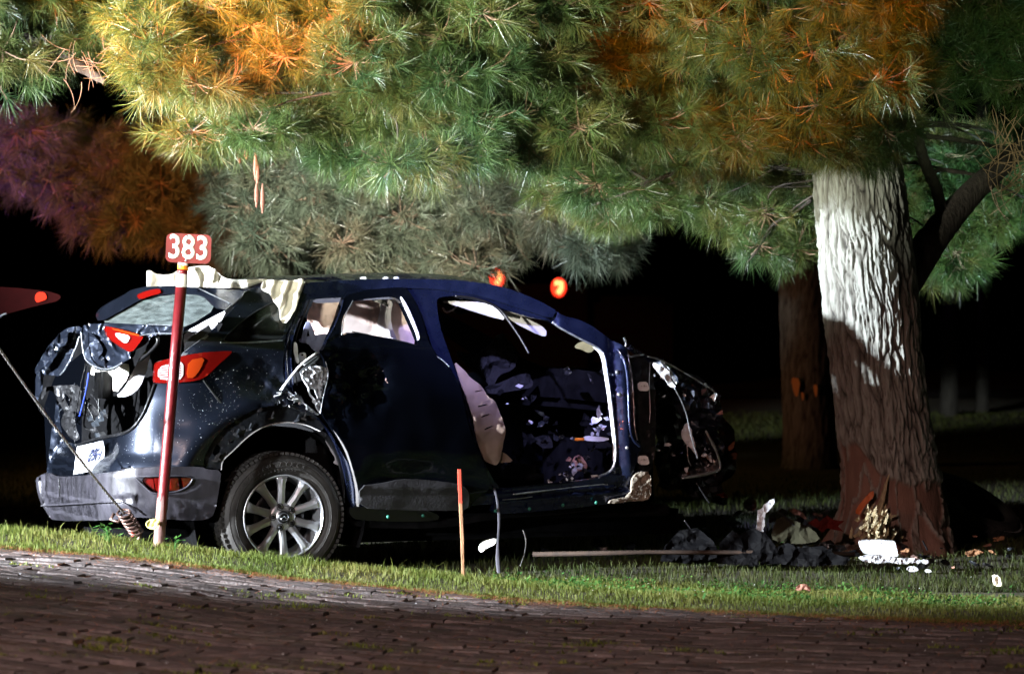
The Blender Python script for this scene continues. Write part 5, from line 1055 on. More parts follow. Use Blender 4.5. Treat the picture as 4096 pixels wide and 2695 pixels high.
def trunk(name, rows, Y, parent, nu=200, nv=300, depth=.022, bare=False, seed=0):
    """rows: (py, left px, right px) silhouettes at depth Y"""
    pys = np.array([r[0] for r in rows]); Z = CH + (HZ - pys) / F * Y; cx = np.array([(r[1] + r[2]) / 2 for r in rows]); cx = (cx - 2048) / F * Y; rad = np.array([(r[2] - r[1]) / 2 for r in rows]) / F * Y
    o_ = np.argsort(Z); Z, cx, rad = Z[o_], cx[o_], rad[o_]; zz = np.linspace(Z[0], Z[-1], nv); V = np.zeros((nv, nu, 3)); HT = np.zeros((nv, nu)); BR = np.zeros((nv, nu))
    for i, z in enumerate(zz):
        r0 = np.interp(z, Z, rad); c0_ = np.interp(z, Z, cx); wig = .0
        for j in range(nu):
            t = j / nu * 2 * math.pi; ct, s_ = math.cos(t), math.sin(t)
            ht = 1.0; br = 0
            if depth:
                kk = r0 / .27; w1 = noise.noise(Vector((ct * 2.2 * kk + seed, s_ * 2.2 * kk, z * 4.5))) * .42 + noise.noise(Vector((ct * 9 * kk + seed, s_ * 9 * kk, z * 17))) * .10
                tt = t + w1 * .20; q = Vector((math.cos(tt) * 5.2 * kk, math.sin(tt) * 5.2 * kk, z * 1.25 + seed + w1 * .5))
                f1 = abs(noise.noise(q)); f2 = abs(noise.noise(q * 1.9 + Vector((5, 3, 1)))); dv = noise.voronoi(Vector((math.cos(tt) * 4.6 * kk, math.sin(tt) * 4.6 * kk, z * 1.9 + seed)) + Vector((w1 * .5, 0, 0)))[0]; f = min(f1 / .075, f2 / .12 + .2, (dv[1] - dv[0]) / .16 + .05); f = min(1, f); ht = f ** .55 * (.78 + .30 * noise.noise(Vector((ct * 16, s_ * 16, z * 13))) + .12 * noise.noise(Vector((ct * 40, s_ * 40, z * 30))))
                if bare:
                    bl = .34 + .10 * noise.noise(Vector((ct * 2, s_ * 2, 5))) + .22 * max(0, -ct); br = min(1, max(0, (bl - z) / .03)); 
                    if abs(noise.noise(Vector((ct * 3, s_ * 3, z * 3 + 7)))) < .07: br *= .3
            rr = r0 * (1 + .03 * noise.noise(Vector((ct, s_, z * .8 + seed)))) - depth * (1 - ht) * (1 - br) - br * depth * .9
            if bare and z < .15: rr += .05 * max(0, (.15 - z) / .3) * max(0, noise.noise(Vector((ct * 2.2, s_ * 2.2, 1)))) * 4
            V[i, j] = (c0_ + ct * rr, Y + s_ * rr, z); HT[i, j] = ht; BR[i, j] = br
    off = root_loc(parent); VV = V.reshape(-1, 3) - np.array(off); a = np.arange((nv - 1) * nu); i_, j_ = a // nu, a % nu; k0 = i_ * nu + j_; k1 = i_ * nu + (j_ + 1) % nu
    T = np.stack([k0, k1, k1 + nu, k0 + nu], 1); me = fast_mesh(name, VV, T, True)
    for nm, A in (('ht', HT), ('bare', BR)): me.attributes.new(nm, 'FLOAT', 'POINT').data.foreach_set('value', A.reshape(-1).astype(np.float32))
    return link(name, me, BARK if nv > 200 else BARK_DIMMED, parent)
def needle_mat(name, c1, c2, c3):
    mt = grass_mat(name, c1, c2, c3, .28); mt.node_tree.nodes['Principled BSDF'].inputs['Roughness'].default_value = .38; mt.node_tree.nodes['Principled BSDF'].inputs['Specular IOR Level'].default_value = .5; return mt
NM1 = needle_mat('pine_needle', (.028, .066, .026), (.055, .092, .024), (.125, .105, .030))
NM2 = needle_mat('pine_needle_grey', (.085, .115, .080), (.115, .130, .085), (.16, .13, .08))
CROWN_TIPS = {}
def crown(parent, regions, mat, K=70, width=.0013, name='crown', limb_from=None, seed=1, lscale=1.0):
    rg = np.random.default_rng(seed); C = []; D = []; TT = []; BOUGHS = []
    for (poly, Y0, Y1, nb, nt_, rad) in regions:
        poly = np.array(poly, float); lo, hi = poly.min(0), poly.max(0); got = 0; tries = 0; cen = []
        while got < nb and tries < nb * 400:
            tries += 1; p = lo + rg.random(2) * (hi - lo)
            if not inpoly(p[None], poly)[0]: continue
            Yb = rg.uniform(Y0, Y1)
            if any(math.hypot(p[0] - q[0], p[1] - q[1]) < 55 * tt and abs(Yb - q[2]) < .5 for q in cen for tt in (max(.2, 1 - tries / (nb * 60)),)): continue
            cen.append((p[0], p[1], Yb)); got += 1
        for (a_, b_, Yb) in cen:
            c = np.array(P(a_, b_, Yb)); BOUGHS.append(c); tint = rg.random(); n_ = int(nt_ * .74 * rg.uniform(.7, 1.3))
            v = rg.normal(0, 1, (n_, 3)); v /= np.linalg.norm(v, axis=1, keepdims=True); v[:, 1] = -np.abs(v[:, 1]) * np.where(rg.random(n_) < .75, 1, -1)
            rr = rad * 1.08 * rg.uniform(.45, 1, n_); C.append(c + v * rr[:, None] * np.array([1.15, .9, .62])); dd_ = v * np.array([1, .8, .9]) + np.array([0, -.25, .10]) + rg.normal(0, .35, (n_, 3)); D.append(dd_ / np.linalg.norm(dd_, axis=1, keepdims=True)); TT.append(np.clip(tint * .55 + .45 * rg.random(n_) ** 1.3, 0, 1))
    C = np.concatenate(C); D = np.concatenate(D); TT = np.concatenate(TT); n = len(C)
    up = rg.normal(0, 1, (n, 3)); A = np.cross(D, up); A /= np.linalg.norm(A, axis=1, keepdims=True); B = np.cross(D, A)
    th = np.radians(rg.uniform(8, 82, (n, K))); ph = rg.uniform(0, 2 * np.pi, (n, K)); ln = rg.uniform(.095, .150, (n, K)) * lscale * rg.uniform(.8, 1.15, (n, 1))
    nd = D[:, None] * np.cos(th)[..., None] + (A[:, None] * np.cos(ph)[..., None] + B[:, None] * np.sin(ph)[..., None]) * np.sin(th)[..., None]
    nd[..., 2] -= .16; base = C[:, None] - D[:, None] * (rg.uniform(0, .075, (n, K)) * (1 - .2 * np.cos(th)))[..., None]
    w = np.cross(nd, rg.normal(0, 1, (n, K, 3))); w /= np.linalg.norm(w, axis=2, keepdims=True); w *= width
    tip = base + nd * ln[..., None]; V = np.stack([base - w, base + w, tip], 2).reshape(-1, 3) - np.array(root_loc(parent))
    me = fast_mesh(name, V, np.arange(n * K * 3).reshape(-1, 3)); tv = np.clip(TT[:, None] + rg.normal(0, .08, (n, K)), 0, 1)
    me.attributes.new('rnd', 'FLOAT', 'POINT').data.foreach_set('value', np.repeat(tv.reshape(-1), 3).astype(np.float32)); ob = link(name, me, mat, parent)
    # twigs from bough centres to every tuft
    bm = bmesh.new(); BO = np.array(BOUGHS)
    VVt = []; FFt = []
    for c, d in zip(C, D):
        b = BO[np.argmin(((BO - c) ** 2).sum(1))]; a0 = Vector(b); a1 = Vector(c) - Vector(d) * .02; mid = a0.lerp(a1, .6) + Vector((0, 0, -.015)); s = len(VVt)
        for q, r_ in ((a0, .004), (mid, .0028), (a1 + Vector(d) * .02, .0018)):
            for k in range(3): VVt.append(q + Vector((math.cos(k * 2.094) * r_, math.sin(k * 2.094) * r_ * .5, math.sin(k * 2.094) * r_)))
        for i in range(2):
            for k in range(3): FFt.append((s + i * 3 + k, s + i * 3 + (k + 1) % 3, s + i * 3 + 3 + (k + 1) % 3, s + i * 3 + 3 + k))
    mk('twigs', VVt, FFt, MAT['twig'], parent)['kind'] = 'stuff'
    if limb_from:
        bm = bmesh.new()
        for b in BOUGHS:
            if rg.random() > .3: continue
            b = Vector(b); s = min(limb_from, key=lambda q: (Vector(q) - b).length + abs(Vector(q).z - b.z) * 1.5); s = Vector(s); mid = s.lerp(b, .5) + Vector((rg.normal(0, .06), rg.normal(0, .06), .06 + rg.normal(0, .04)))
            add_tube(bm, sm_line([s] + [s.lerp(b, t_) + Vector((rg.normal(0, .05), rg.normal(0, .05), .10 * math.sin(t_ * 3.1) + rg.normal(0, .035))) for t_ in (.25, .5, .75)] + [b], 2), [.010, .007, .003], 5, False)
        mkbm('branches', bm, MAT['limb'], parent, True)['kind'] = 'stuff'
    return ob
# --- the struck pine
MY = 17.0
pa = thing('pine_tree', (P(3570, 2190, MY).x, MY, LAWN), 'big struck pine with furrowed pale bark, its base stripped and splintered, right of the car', 'tree', 'pine trees')
trows = [(-500, 3200, 3560), (200, 3215, 3590), (600, 3237, 3605), (900, 3255, 3642), (1100, 3272, 3668), (1250, 3288, 3685), (1500, 3318, 3705), (1700, 3342, 3735), (1850, 3350, 3760), (2000, 3352, 3795), (2100, 3335, 3810), (2180, 3305, 3840), (2260, 3280, 3870)]
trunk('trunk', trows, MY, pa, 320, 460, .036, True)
LB = 'limb'
lpts = [P(3540, 1240, MY + .02), P(3640, 1090, MY + .18), P(3722, 968, MY + .30), P(3805, 862, MY + .42), P(3892, 765, MY + .52), P(3975, 690, MY + .60), P(4120, 560, MY + .75), P(4350, 400, MY + 1.0)]
def limb(pts, rad, parent, nm='limb', n=18):
    bm = bmesh.new(); add_tube(bm, sm_line(pts, 3), rad, n)
    bm.normal_update()
    for v in bm.verts: v.co += v.normal * .006 * fbm(v.co, 18, 2)
    return mkbm(nm, bm, MAT['limb'], parent, True)
limb(lpts, [.125, .115, .100, .086, .076, .066, .05, .03], pa)
limb([P(3775, 915, MY + .38), P(3768, 850, MY + .38), P(3748, 760, MY + .37), P(3700, 660, MY + .30), P(3672, 560, MY + .25), P(3675, 400, MY + .2)], [.045, .040, .036, .034, .030, .02], pa)
limb([P(3700, 545, MY + .3), P(3850, 560, MY + .45), P(4050, 600, MY + .6), P(4250, 640, MY + .6)], [.016, .014, .010], pa, n=8)
limb([P(3735, 690, MY + .35), P(3760, 675, MY + .38), P(3850, 690, MY + .5), P(3930, 705, MY + .6), P(4000, 740, MY + .6), P(4110, 800, MY + .6)], [.016, .014, .010, .006], pa, n=8)
# long dark branches crossing the crown
for pts, rd in (([(3350, 330), (3180, 360), (3060, 420), (2960, 540), (2850, 620), (2700, 690), (2560, 740)], [.022, .018, .012, .008]),
                ([(3300, 60), (2950, 110), (2700, 180), (2500, 260), (2380, 330), (2280, 380), (2200, 420)], [.020, .015, .010, .006]),
                ([(2330, 340), (2260, 420), (2160, 500), (2060, 590)], [.014, .010, .008]),
                ([(2700, 690), (2600, 740), (2480, 780), (2350, 830)], [.008, .006, .004]),
                ([(3245, 800), (3180, 850), (3080, 900), (3040, 990), (2980, 1060)], [.009, .007, .004]),
                ([(3245, 745), (3120, 750), (3020, 740)], [.007, .004]), ([(3150, 870), (3080, 825), (2990, 850)], [.005, .003])):
    yy = MY - .9 if pts[0][1] < 700 else MY + .5
    limb([P(a, b, yy) for a, b in pts], rd, pa, 'branch', 7)
# dead twig web at the right edge
bm = bmesh.new(); rt = random.Random(11)
for k in range(60):
    a, b = rt.uniform(3960, 4150), rt.uniform(560, 780); pts = []; an = rt.uniform(0, 6.28); cur = rt.uniform(-.22, .22)
    for _ in range(7): pts.append(P(a, b, MY - .55 + rt.uniform(-.05, .05))); a += math.cos(an) * 26; b += math.sin(an) * 26; an += cur
    add_tube(bm, pts, [.0035, .0012], 4, False)
mkbm('dead_twigs', bm, M('dead_twig', (.34, .20, .13), .8), pa, True)
LF = [P(3450, y, MY) for y in (-400, -100, 150, 350, 520, 700)] + [P(2960, 540, MY - .9), P(2700, 180, MY - .9), P(2330, 360, MY - .9), P(2600, 730, MY - .9), P(3100, 150, MY - .9)]
RA = [([(1540, -100), (1580, 280), (1800, 420), (2050, 330), (2100, -100)], 14.5, 15.1, 16, 34, .22),
      ([(1450, -350), (1500, 40), (1640, 250), (1520, 380), (1750, 560), (1950, 650), (2150, 690), (2300, 700), (2330, 500), (2250, 200), (2300, -350)], 14.9, 16.6, 74, 34, .24),
      ([(2250, -350), (2300, 100), (2320, 500), (2300, 720), (2500, 780), (2750, 690), (2950, 620), (3200, 560), (3350, 600), (3520, 560), (3620, 420), (3640, -350)], 15.2, 16.5, 105, 34, .24),
      ([(3600, -350), (3620, 380), (3700, 480), (3900, 430), (4300, 500), (4500, -350)], 15.9, 17.0, 50, 30, .25),
      ([(2180, 800), (2450, 860), (2650, 830), (2880, 860), (2960, 960), (3000, 1010), (3260, 1020), (3260, 560), (2700, 640), (2300, 700)], 17.5, 18.6, 58, 30, .22),
      ([(3560, 560), (3590, 820), (3690, 1060), (3810, 1120), (3860, 1020), (4000, 930), (4150, 900), (4300, 700), (4100, 520)], 18.5, 19.5, 50, 32, .22),
      ([(3230, 480), (3290, 620), (3420, 670), (3560, 620), (3660, 520), (3640, 420), (3300, 420)], 16.1, 16.5, 14, 22, .14)]
crown(pa, RA, NM1, 62, .0016, 'crown', LF, 3)
# splintered wood at the base
sp = bmesh.new(); rt = random.Random(4)
for k in range(210):
    b = rt.uniform(2045, 2160); a = rt.gauss(3497, 14 + (b - 2000) * .13); t = .38 + rt.gauss(0, .22) + (.9 if rt.random() < .15 else 0); L = rt.uniform(.02, .075); p = P(a, b, MY - .31 - rt.random() * (.05 if b < 2060 else .35))
    d = Vector((math.sin(t) * .9, rt.uniform(-.35, .1), math.cos(t))).normalized(); s_ = Vector((d.z, 0, -d.x)) * rt.uniform(.004, .012); th_ = Vector((0, -.008, 0))
    q = [sp.verts.new(x) for x in (p - s_, p + s_, p + d * L * .7 + s_ * .6 + th_, p + d * L, p + d * L * .6 - s_ * .7 + th_, p + Vector((0, .02, 0)), p + d * L * .6 + Vector((0, .015, 0)))]
    sp.faces.new((q[0], q[1], q[2], q[4])); sp.faces.new((q[4], q[2], q[3])); sp.faces.new((q[1], q[5], q[6], q[2])); sp.faces.new((q[5], q[0], q[4], q[6])); sp.faces.new((q[2], q[6], q[3])); sp.faces.new((q[6], q[4], q[3]))
mkbm('splintered_wood', sp, m['splinter'], pa)['kind'] = 'stuff'
sp = bmesh.new()
add_tube(sp, [P(3500, 2080, MY - .36), P(3530, 2000, MY - .33), P(3545, 1930, MY - .30), P(3560, 1890, MY - .29)], [.022, .018, .010, .002], 5); mkbm('splinter', sp, m['splinter'], pa)
panel('paint_scrape', [(3418, 2050), (3440, 2010), (3492, 1955), (3496, 1985), (3470, 2010), (3450, 2035), (3440, 2060)], M('orange_scrape', (.5, .12, .03), .6), pa, surf=yplane(MY - .325), step=9, dent=crump(.01, 20, 3), back=(0, 1, 0))
# --- grey-green pine behind the car
BYY = 27.0
pb = thing('pine_tree', (P(3225, 1888, BYY).x, BYY, LAWN), 'out of focus pine left of the struck tree, grey green boughs hanging behind the car', 'tree', 'pine trees')
trunk('trunk', [(-200, 3130, 3310), (700, 3112, 3318), (1060, 3108, 3326), (1400, 3120, 3335), (1700, 3130, 3345), (1840, 3125, 3350), (1900, 3110, 3360)], BYY, pb, 90, 120, .02, False, 5)
for cx, cy, w_, h_ in ((3182, 1548, 20, 40), (3262, 1562, 10, 26), (3210, 1585, 6, 18)):
    panel('bare_patch', [(cx - w_, cy - h_), (cx + w_, cy - h_ + 6), (cx + w_ * .5, cy + h_), (cx - w_ * .2, cy + h_ * .8)], M('bare_wood_patch', (.6, .26, .08), .7), pb, surf=yplane(BYY - .275), step=14, back=(0, 1, 0), thick=.01)
LF = [P(3220, y, BYY) for y in (-200, 200, 500)] + [P(x, y, 21) for x, y in ((1100, 700), (1500, 760), (1900, 780), (2300, 800))]
for pts in ([(3220, 300, 27), (2700, 500, 24), (2300, 760, 21.5), (1800, 780, 21), (1300, 740, 21), (1000, 760, 21)],): limb([P(*p) for p in pts], [.07, .05, .03, .02], pb, 'limb', 8)
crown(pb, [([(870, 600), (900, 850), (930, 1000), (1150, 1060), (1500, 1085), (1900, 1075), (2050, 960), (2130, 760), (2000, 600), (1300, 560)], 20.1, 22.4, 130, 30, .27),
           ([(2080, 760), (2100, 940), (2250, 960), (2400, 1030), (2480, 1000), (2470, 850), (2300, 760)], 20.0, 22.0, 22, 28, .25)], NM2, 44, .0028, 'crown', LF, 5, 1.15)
bm = bmesh.new()
cones = [(957, 612, 30), (985, 604, 26), (1022, 640, 60), (1030, 680, 40), (1026, 760, 50), (1050, 770, 60)]
for cx, cy, L in cones:
    bm = bmesh.new(); p0 = P(cx, cy, 15.6); rc = random.Random(cx)
    for k in range(34):
        t = k / 34; a = k * 2.4; rr = .019 * math.sin(math.pi * min(1, .25 + t * .8)) ; q = p0 + Vector((math.cos(a) * rr, math.sin(a) * rr, -t * L / 767. * 1.5)); d = Vector((math.cos(a), math.sin(a), -.6)).normalized()
        s_ = Vector((-math.sin(a), math.cos(a), 0)) * .006; v = [bm.verts.new(x) for x in (q - s_, q + s_, q + d * .010 + Vector((0, 0, .003)))]; bm.faces.new(v)
        w = [bm.verts.new(x) for x in (q - s_ - Vector((0, 0, .004)), q + s_ - Vector((0, 0, .004)), q + d * .010)]; bm.faces.new(w[::-1])
    add_tube(bm, [p0 + Vector((0, 0, .05)), p0, p0 - Vector((0, 0, L / 767. * .7)), p0 - Vector((0, 0, L / 767. * 1.45))], [.002, .011, .013, .004], 7)
    mkbm('pine_cone', bm, m['cone'], pb)
# --- pine whose trunk stands left of the frame: amber boughs at the top left
pc = thing('pine_tree', (-6.0, 17.5, LAWN), 'pine standing left of the frame, its amber lit boughs hanging over the sign', 'tree', 'pine trees')
bm = bmesh.new(); add_tube(bm, [(-6.0, 17.5, -.2), (-5.95, 17.5, 2), (-6, 17.5, 5.5)], [.35, .28, .2], 24); mkbm('trunk', bm, MAT['limb'], pc, True)
limb([(-5.95, 17.5, 3.4), (-4.2, 16.6, 3.5), (-2.6, 15.6, 3.3), tuple(P(900, 60, 15.2)), tuple(P(1250, 230, 15.0)), tuple(P(1500, 400, 14.9))], [.10, .07, .05, .03, .015], pc, 'limb', 10)
limb([(-5.95, 17.5, 3.0), (-4.4, 17.0, 3.1), tuple(P(-150, 50, 16.5)), tuple(P(200, 200, 16.4)), tuple(P(420, 330, 16.3))], [.08, .06, .04, .015], pc, 'limb', 10)
bm = bmesh.new(); rt = random.Random(13)
for k in range(26):
    a, b = rt.uniform(250, 480), rt.uniform(180, 340); pts = []; an = rt.uniform(0, 6.28); cur = rt.uniform(-.2, .2)
    for _ in range(7): pts.append(P(a, b, 15.9 + rt.uniform(-.05, .05))); a += math.cos(an) * 22; b += math.sin(an) * 22; an += cur
    add_tube(bm, pts, [.0022, .0008], 4, False)
mkbm('dead_twigs', bm, M('dead_twig_pale', (.12, .075, .05), .8), pc, True)
LF = [P(900, 60, 15.2), P(1250, 230, 15.0), P(1500, 400, 14.9), P(500, -100, 15.3), P(200, 200, 16.4), P(-150, 50, 16.5)]
crown(pc, [([(420, -350), (500, 30), (540, 160), (600, 320), (700, 440), (740, 540), (950, 560), (1120, 540), (1250, 480), (1400, 330), (1550, 200), (1560, -350)], 14.2, 15.7, 92, 34, .22),
           ([(1300, 420), (1340, 640), (1480, 700), (1640, 700), (1900, 640), (2050, 540), (1900, 350), (1500, 300)], 14.6, 15.6, 30, 34, .20),
           ([(-400, -350), (-400, 330), (0, 300), (120, 340), (260, 370), (400, 330), (470, 270), (470, 100), (420, -350)], 16.0, 17.2, 52, 32, .24)], NM1, 62, .0017, 'crown', LF, 7)
# --- blurred pine further back on the left
pd = thing('pine_tree', (-7.5, 25.5, LAWN), 'blurred distant pine at the left with brown and violet lit boughs', 'tree', 'pine trees')
bm = bmesh.new(); add_tube(bm, [(-7.5, 25.5, -.2), (-7.5, 25.5, 6)], [.35, .22], 20); mkbm('trunk', bm, MAT['limb'], pd, True)
limb([(-7.5, 25.5, 3.0), (-5.8, 25, 3.1), tuple(P(150, 600, 24.8)), tuple(P(550, 700, 24.6)), tuple(P(850, 850, 24.5))], [.09, .06, .04, .02], pd, 'limb', 8)
LF = [P(150, 600, 24.8), P(550, 700, 24.6), P(850, 850, 24.5)]
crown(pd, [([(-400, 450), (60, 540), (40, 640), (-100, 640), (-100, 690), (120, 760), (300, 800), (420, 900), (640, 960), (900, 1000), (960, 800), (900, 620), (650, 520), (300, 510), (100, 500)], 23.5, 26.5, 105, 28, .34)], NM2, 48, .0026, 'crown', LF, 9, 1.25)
# --- two far trunks at the right
BARK_DIMMED = bark_mat(.05)  # bark colour cut further to dim far trunks caught in a lamp beam
for k, (px, w_, Yt, by_) in enumerate(((3795, 34, 46, 1670), (3928, 26, 48, 1650))):
    t = thing('pine_tree', (P(px, 1660, Yt).x, Yt, -.1), ['thicker and dimmer of two far trunks right of the struck tree, nearer to it', 'slimmer far trunk with a reddish tint near the right edge'][k], 'tree', 'pine trees')
    trunk('trunk', [(-300, px - w_, px + w_), (900, px - w_, px + w_), (1200, px - w_ + 10, px + w_ + 8), (by_, px - w_ * 1.1, px + w_ * 1.1), (by_ + 15, px - w_ * 1.2, px + w_ * 1.2)], Yt, t, 36, 60, .02, False, k + 2)
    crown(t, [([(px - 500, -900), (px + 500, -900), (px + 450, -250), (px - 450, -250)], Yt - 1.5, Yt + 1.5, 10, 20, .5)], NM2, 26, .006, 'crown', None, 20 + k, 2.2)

# ------------------------------------------------------------------ debris on the ground
def deb(name, outline, mat, Y, label, cat, n=(0, -1, .15), amp=.02, sc=14, step=10, thick=.008, smooth=False, seed=1, group=None, holes=(), sm=1):
    q = np.array(outline, float).mean(0); o = panel(name, outline, mat, None, surf=plane(P(q[0], q[1], Y), n), step=step, dent=crump(amp, sc, seed), thick=thick, smooth=smooth, back=(0, 1, 0), holes=holes, sm=sm)
    # re-centre the origin
    c = sum((v.co for v in o.data.vertices), Vector()) / len(o.data.vertices)
    o.data.transform(Matrix.Translation(-c)); o.location = c; return tagp(o, label, cat, group)
deb('white_shard', [(3030, 2150), (3026, 2110), (3028, 2070), (3030, 2040), (3048, 2030), (3054, 2018), (3070, 2008), (3078, 1998), (3096, 1994), (3098, 2006), (3088, 2025), (3070, 2046), (3062, 2052), (3056, 2072), (3060, 2100), (3052, 2115), (3056, 2150)], m['foam'], 15.7, 'tall jagged white plastic shard standing up in the debris left of the struck tree', 'shard', (-.6, -1, .1), .02, sm=0)
for k, (q, yy, lb) in enumerate((([(2860, 2250), (2880, 2170), (2930, 2120), (2960, 2140), (3010, 2110), (3060, 2130), (3100, 2180), (3130, 2250), (3000, 2262)], 15.62, 'black mangled bodywork heaped around the foot of the white shard'), ([(3080, 2250), (3100, 2190), (3150, 2170), (3210, 2190), (3290, 2180), (3340, 2215), (3400, 2230), (3380, 2256), (3200, 2262)], 15.5, 'low black mangled panel lying before the olive panel'), ([(2640, 2240), (2660, 2180), (2720, 2120), (2790, 2110), (2850, 2160), (2890, 2240), (2760, 2256)], 15.75, 'black torn underbody part hanging to the ground below the crushed nose'))):
    deb('mangled_part', q, M('matte_black_plastic', (.002, .002, .0025), .7, spec=.05), yy, lb, 'debris', (-.3, -1, .3), .05, 6, 12, sm=0, seed=k + 3)  # near-black matte plastic
deb('foam_block', [(3436, 2166), (3460, 2160), (3520, 2158), (3560, 2162), (3580, 2163), (3586, 2190), (3594, 2226), (3560, 2224), (3520, 2218), (3460, 2216), (3445, 2195)], m['foam'], 15.4, 'broken white foam block standing in the grass before the struck tree', 'foam', (-.3, -1, .1), .010, 8, 10, .06)
deb('foam_crumble', [(3430, 2226), (3470, 2218), (3560, 2222), (3600, 2232), (3660, 2230), (3690, 2240), (3640, 2252), (3600, 2256), (3560, 2246), (3500, 2252), (3450, 2244)], m['foam'], 15.3, 'flat crumbled white foam lying under the foam block', 'foam', (-.1, -1, 1.2), .02, 22, 8, .02)
for k, (cx, cy, s, lb) in enumerate(((3650, 2275, 26, 'larger white foam crumb in the grass right below the foam block'), (3712, 2282, 16, 'small white foam crumb farthest right of the foam block'), (3700, 2245, 18, 'greyish flat foam flake right of the foam block'))):
    deb('foam_crumb', [(cx - s, cy), (cx - s * .4, cy - s * .5), (cx + s * .5, cy - s * .4), (cx + s, cy + s * .1), (cx + s * .3, cy + s * .5), (cx - s * .5, cy + s * .4)], m['foam'], 15.0, lb, 'foam', (-.2, -1, .9), .012, 25, 7, .02, seed=k, group='foam crumbs')
deb('white_scrap', [(3970, 2300), (3986, 2296), (3998, 2305), (4006, 2330), (4004, 2344), (3980, 2344), (3972, 2325)], M('bleached_scrap', (.75, .68, .52), .7), 14.0, 'small pale upright scrap in the grass near the right edge', 'scrap', (-.4, -1, .1), .012, 20, 7, .02)
deb('dead_leaf', [(3178, 2356), (3190, 2338), (3212, 2331), (3232, 2338), (3244, 2352), (3236, 2362), (3214, 2352), (3196, 2360)], m['tan'], 13.1, 'curled pinkish dead leaf lying in the grass at the right', 'leaf', (-.2, -1, .5), .025, 20, 6, .004)
deb('metal_bracket', [(1912, 2190), (1922, 2172), (1945, 2160), (1984, 2150), (1984, 2170), (1968, 2182), (1945, 2192), (1930, 2208), (1918, 2206)], m['white'], 14.9, 'torn pale metal bracket with two holes under the car sill', 'bracket', (-.5, -1, .2), .012, 12, 8, .01, holes=[[(1936, 2190), (1944, 2188), (1944, 2196), (1938, 2197)], [(1958, 2162), (1966, 2162), (1966, 2169), (1958, 2169)]])
deb('red_lens_piece', [(2832, 1966), (2850, 1960), (2880, 1962), (2905, 1974), (2914, 1992), (2890, 1988), (2860, 1976)], m['stakered'], 17.6, 'broken red lamp lens piece lying behind the crushed front', 'lens', (-.4, -1, .6), .02)
deb('silver_cover', [(2840, 1980), (2870, 1984), (2905, 2000), (2908, 2020), (2870, 2016), (2842, 2006)], m['greymetal'], 17.5, 'dull silver cover under the red lens piece', 'cover', (-.4, -1, .6), .03)
deb('round_cap', [(2972, 2010), (2985, 1994), (3008, 1992), (3026, 2004), (3028, 2030), (3012, 2044), (2988, 2040), (2974, 2028)], m['rust'], 17.4, 'round brown cap half hidden left of the tall white shard', 'cap', (-.4, -1, .4), .02)
deb('dark_panel', [(3080, 2150), (3100, 2080), (3130, 2062), (3180, 2080), (3260, 2120), (3280, 2160), (3200, 2176), (3120, 2170)], M('olive_panel', (.02, .019, .011), .9, spec=.1, var=.4), 16.2, 'large dull olive panel leaning between white shard and struck tree', 'panel', (-.2, -1, .5), .03, 6, 16)
deb('plastic_sheet', [(3230, 2090), (3262, 2070), (3276, 2084), (3310, 2060), (3334, 2078), (3376, 2082), (3350, 2102), (3372, 2124), (3310, 2112), (3290, 2130), (3262, 2108)], M('dark_red_plastic', (.07, .006, .004), .8, spec=.1), 16.5, 'dark red plastic piece against the foot of the struck tree', 'panel', (-.3, -1, .5), .03, 9, 14, sm=0)
deb('strewn_panel', [(2710, 2168), (2760, 2160), (2850, 2168), (2830, 2190), (2730, 2196)], M('pale_grey_panel', (.04, .042, .05), .6), 15.8, 'flat pale grey panel lying under the crushed car front', 'panel', (0, -1, 1.5), .02, 12, 14, sm=0)
o = tube('wooden_plank', [P(2130, 2216, 15.55), P(2600, 2208, 15.55), P(3100, 2210, 15.6), P(3420, 2216, 15.6)], .013, M('old_plank', (.03, .016, .009), .85, var=.4, vscale=20), None, 4, 0); tagp(o, 'long weathered wooden plank lying on the lawn under the car front', 'plank')
# tyre leaning behind the tree
tc_ = P(3925, 2035, 18.2)
ty = wheel(P(3905, 2000, 18.1), Vector((-.42, .30, -.80)), .333, None, False); ty.name = 'discarded_tyre'; tagp(ty, 'loose black tyre leaning on the ground behind the struck tree', 'tyre')
rd_ = random.Random(21)
DM = ['bplastic', 'bplastic', 'greymetal', 'interior', 'arch', 'foam', 'rust', 'tan', 'wood']
zones = [(2800, 3440, 2030, 2205, 15.9, 16.9, 46, 14, 62), (3560, 4090, 2130, 2270, 14.9, 16.6, 34, 8, 38), (2100, 2900, 2120, 2205, 15.2, 16.4, 16, 12, 34)]
looks = ['jagged', 'curled', 'flat', 'bent', 'narrow', 'torn', 'crumpled', 'split', 'twisted', 'chipped']
matn = dict(bplastic='black plastic', greymetal='grey metal', interior='dark trim', arch='charcoal plastic', foam='white foam', rust='brown metal', tan='pinkish plastic', wood='brown wood')
places = ['between wreck and struck tree', 'right of the struck tree', 'under the wreck']
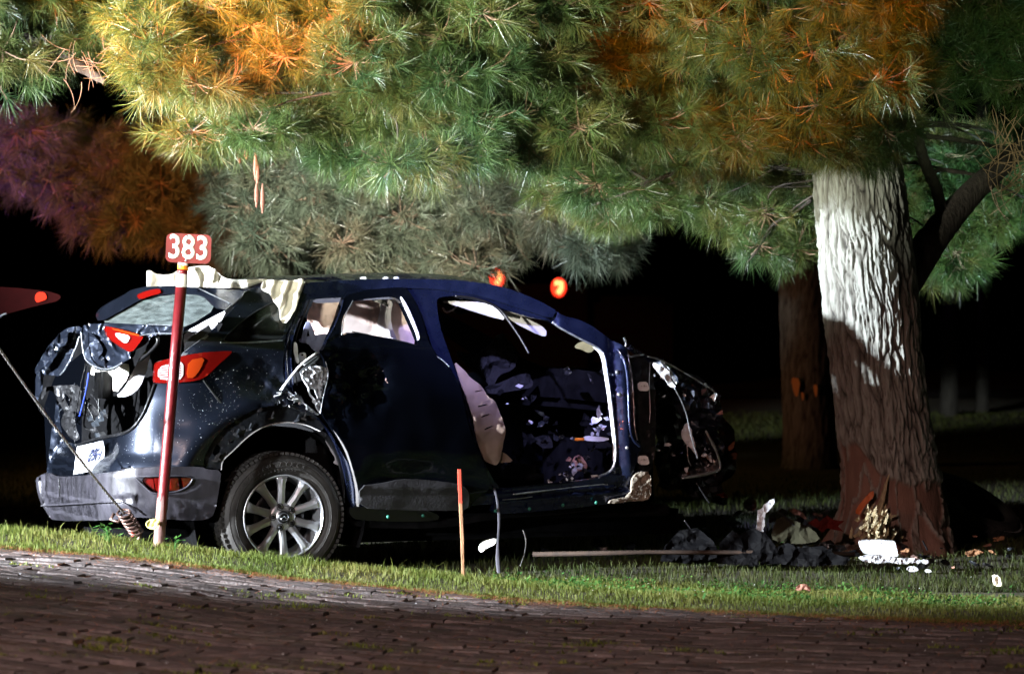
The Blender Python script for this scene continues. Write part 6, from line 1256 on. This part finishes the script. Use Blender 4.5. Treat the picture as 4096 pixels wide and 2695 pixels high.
for zi, (x0, x1, y0, y1, Y0, Y1, nn_, s0_, s1_) in enumerate(zones):
    for k in range(nn_):
        cx, cy = rd_.uniform(x0, x1), rd_.uniform(y0, y1) + (20 if zi == 0 else 0); Yk = (CH - LAWN - .03) * F / (cy - HZ + 20); Yk = min(max(Yk, Y0), Y1 + .6); s = rd_.uniform(s0_, s1_); a0 = rd_.uniform(-.6, .6); nv = rd_.randint(6, 11); st = rd_.uniform(.25, .8); q = []
        for j in range(nv):
            t = j / nv * 6.28; rr = s * rd_.uniform(.35, 1); u, w = math.cos(t) * rr, math.sin(t) * rr * st; q.append((cx + u * math.cos(a0) - w * math.sin(a0), cy + u * math.sin(a0) + w * math.cos(a0)))
        mn = rd_.choice(DM if zi == 1 else DM[:5] + ['interior', 'bplastic', 'rust'])
        side_ = ['far left', 'left', 'middle', 'right', 'far right'][min(4, int((cx - x0) / (x1 - x0) * 5))]; row = ['back', 'middle', 'front'][min(2, int((cy - y0) / (y1 - y0) * 3))]
        deb('debris_piece', q, m[mn], Yk, '%s %s %s %s, %s %s' % (looks[k % 10], matn[mn], ['fragment', 'scrap', 'chip', 'piece', 'bit'][k // 10], places[zi], row, side_), 'debris', (rd_.uniform(-.8, .3), -1, rd_.uniform(.1, 1.2)), .03, 14, max(6, s / 3), .008, seed=k + zi * 40, group='debris fragments', sm=0)
for k, pts in enumerate(([(2785, 1930), (2830, 2000), (2838, 2010)], [(2738, 2080), (2786, 2145), (2880, 2195)], [(3110, 2048), (3140, 2062), (3230, 2160), (3290, 2180)], [(3690, 2160), (3710, 2200)], [(3250, 2215), (3285, 2170)])):
    yy = [15.9, 15.9, 16.2, 16.0, 15.8][k]; o = tube('rod', [P(a, b, yy) for a, b in pts], .005, m['greymetal'], None, 5); tagp(o, ['thin rod hanging below the crushed bumper beam', 'thin bent rod lying under the crushed front', 'long curved rod over the olive panel', 'short reddish rod right of the struck tree', 'short rod beside the plank end before the struck tree'][k], 'rod')
# leafy weeds: by the sign, by the shard
def plant(name, base, n, H, L, label):
    t = thing(name, base, label, 'plant'); rg = random.Random(int(base.x * 100)); VV = []; FF = []
    for k in range(n):
        a = rg.uniform(0, 6.28); h = rg.uniform(.3, 1) * H; r0 = rg.uniform(.2, 1) * H * .5; p = base + Vector((math.cos(a) * r0, math.sin(a) * r0, h)); d = Vector((math.cos(a), math.sin(a), rg.uniform(-.3, .8))).normalized(); s_ = d.cross(Vector((0, 0, 1))).normalized() * L * .28; s = len(VV)
        VV += [p, p + d * L * .5 + s_, p + d * L, p + d * L * .5 - s_, p + d * L * .5 + Vector((0, 0, -.004))]; FF += [(s, s + 1, s + 4), (s + 1, s + 2, s + 4), (s + 2, s + 3, s + 4), (s + 3, s, s + 4)]
        s = len(VV); VV += [base, base + Vector((.003, 0, 0)), p]; FF.append((s, s + 1, s + 2))
    o = mk('foliage', VV, FF, G2, t); o.data.attributes.new('rnd', 'FLOAT', 'POINT').data.foreach_set('value', [rg.random() for _ in o.data.vertices]); return t
bx_ = P(440, 2130, 14.3).x; plant('leafy_weed', Vector((bx_, 14.25, float(ground_z(bx_, 14.25)))), 16, .10, .045, 'upright leafy weed in the grass below the tow hook')
bx_ = P(2845, 2150, 15.9).x; plant('leafy_weed', Vector((bx_, 15.8, LAWN)), 26, .16, .045, 'green leafy weed left of the tall white shard')
bx_ = P(3090, 2130, 16.0).x; plant('leafy_weed', Vector((bx_, 15.9, LAWN)), 12, .14, .04, 'small green weed right under the tall white shard')
bx_ = P(700, 2150, 14.2).x; plant('leafy_weed', Vector((bx_, 14.15, float(ground_z(bx_, 14.15)))), 10, .07, .03, 'small weed right of the sign post foot')
print('objects', len(bpy.data.objects), 'tris', sum(len(o.data.polygons) for o in bpy.data.objects if o.type == 'MESH'))
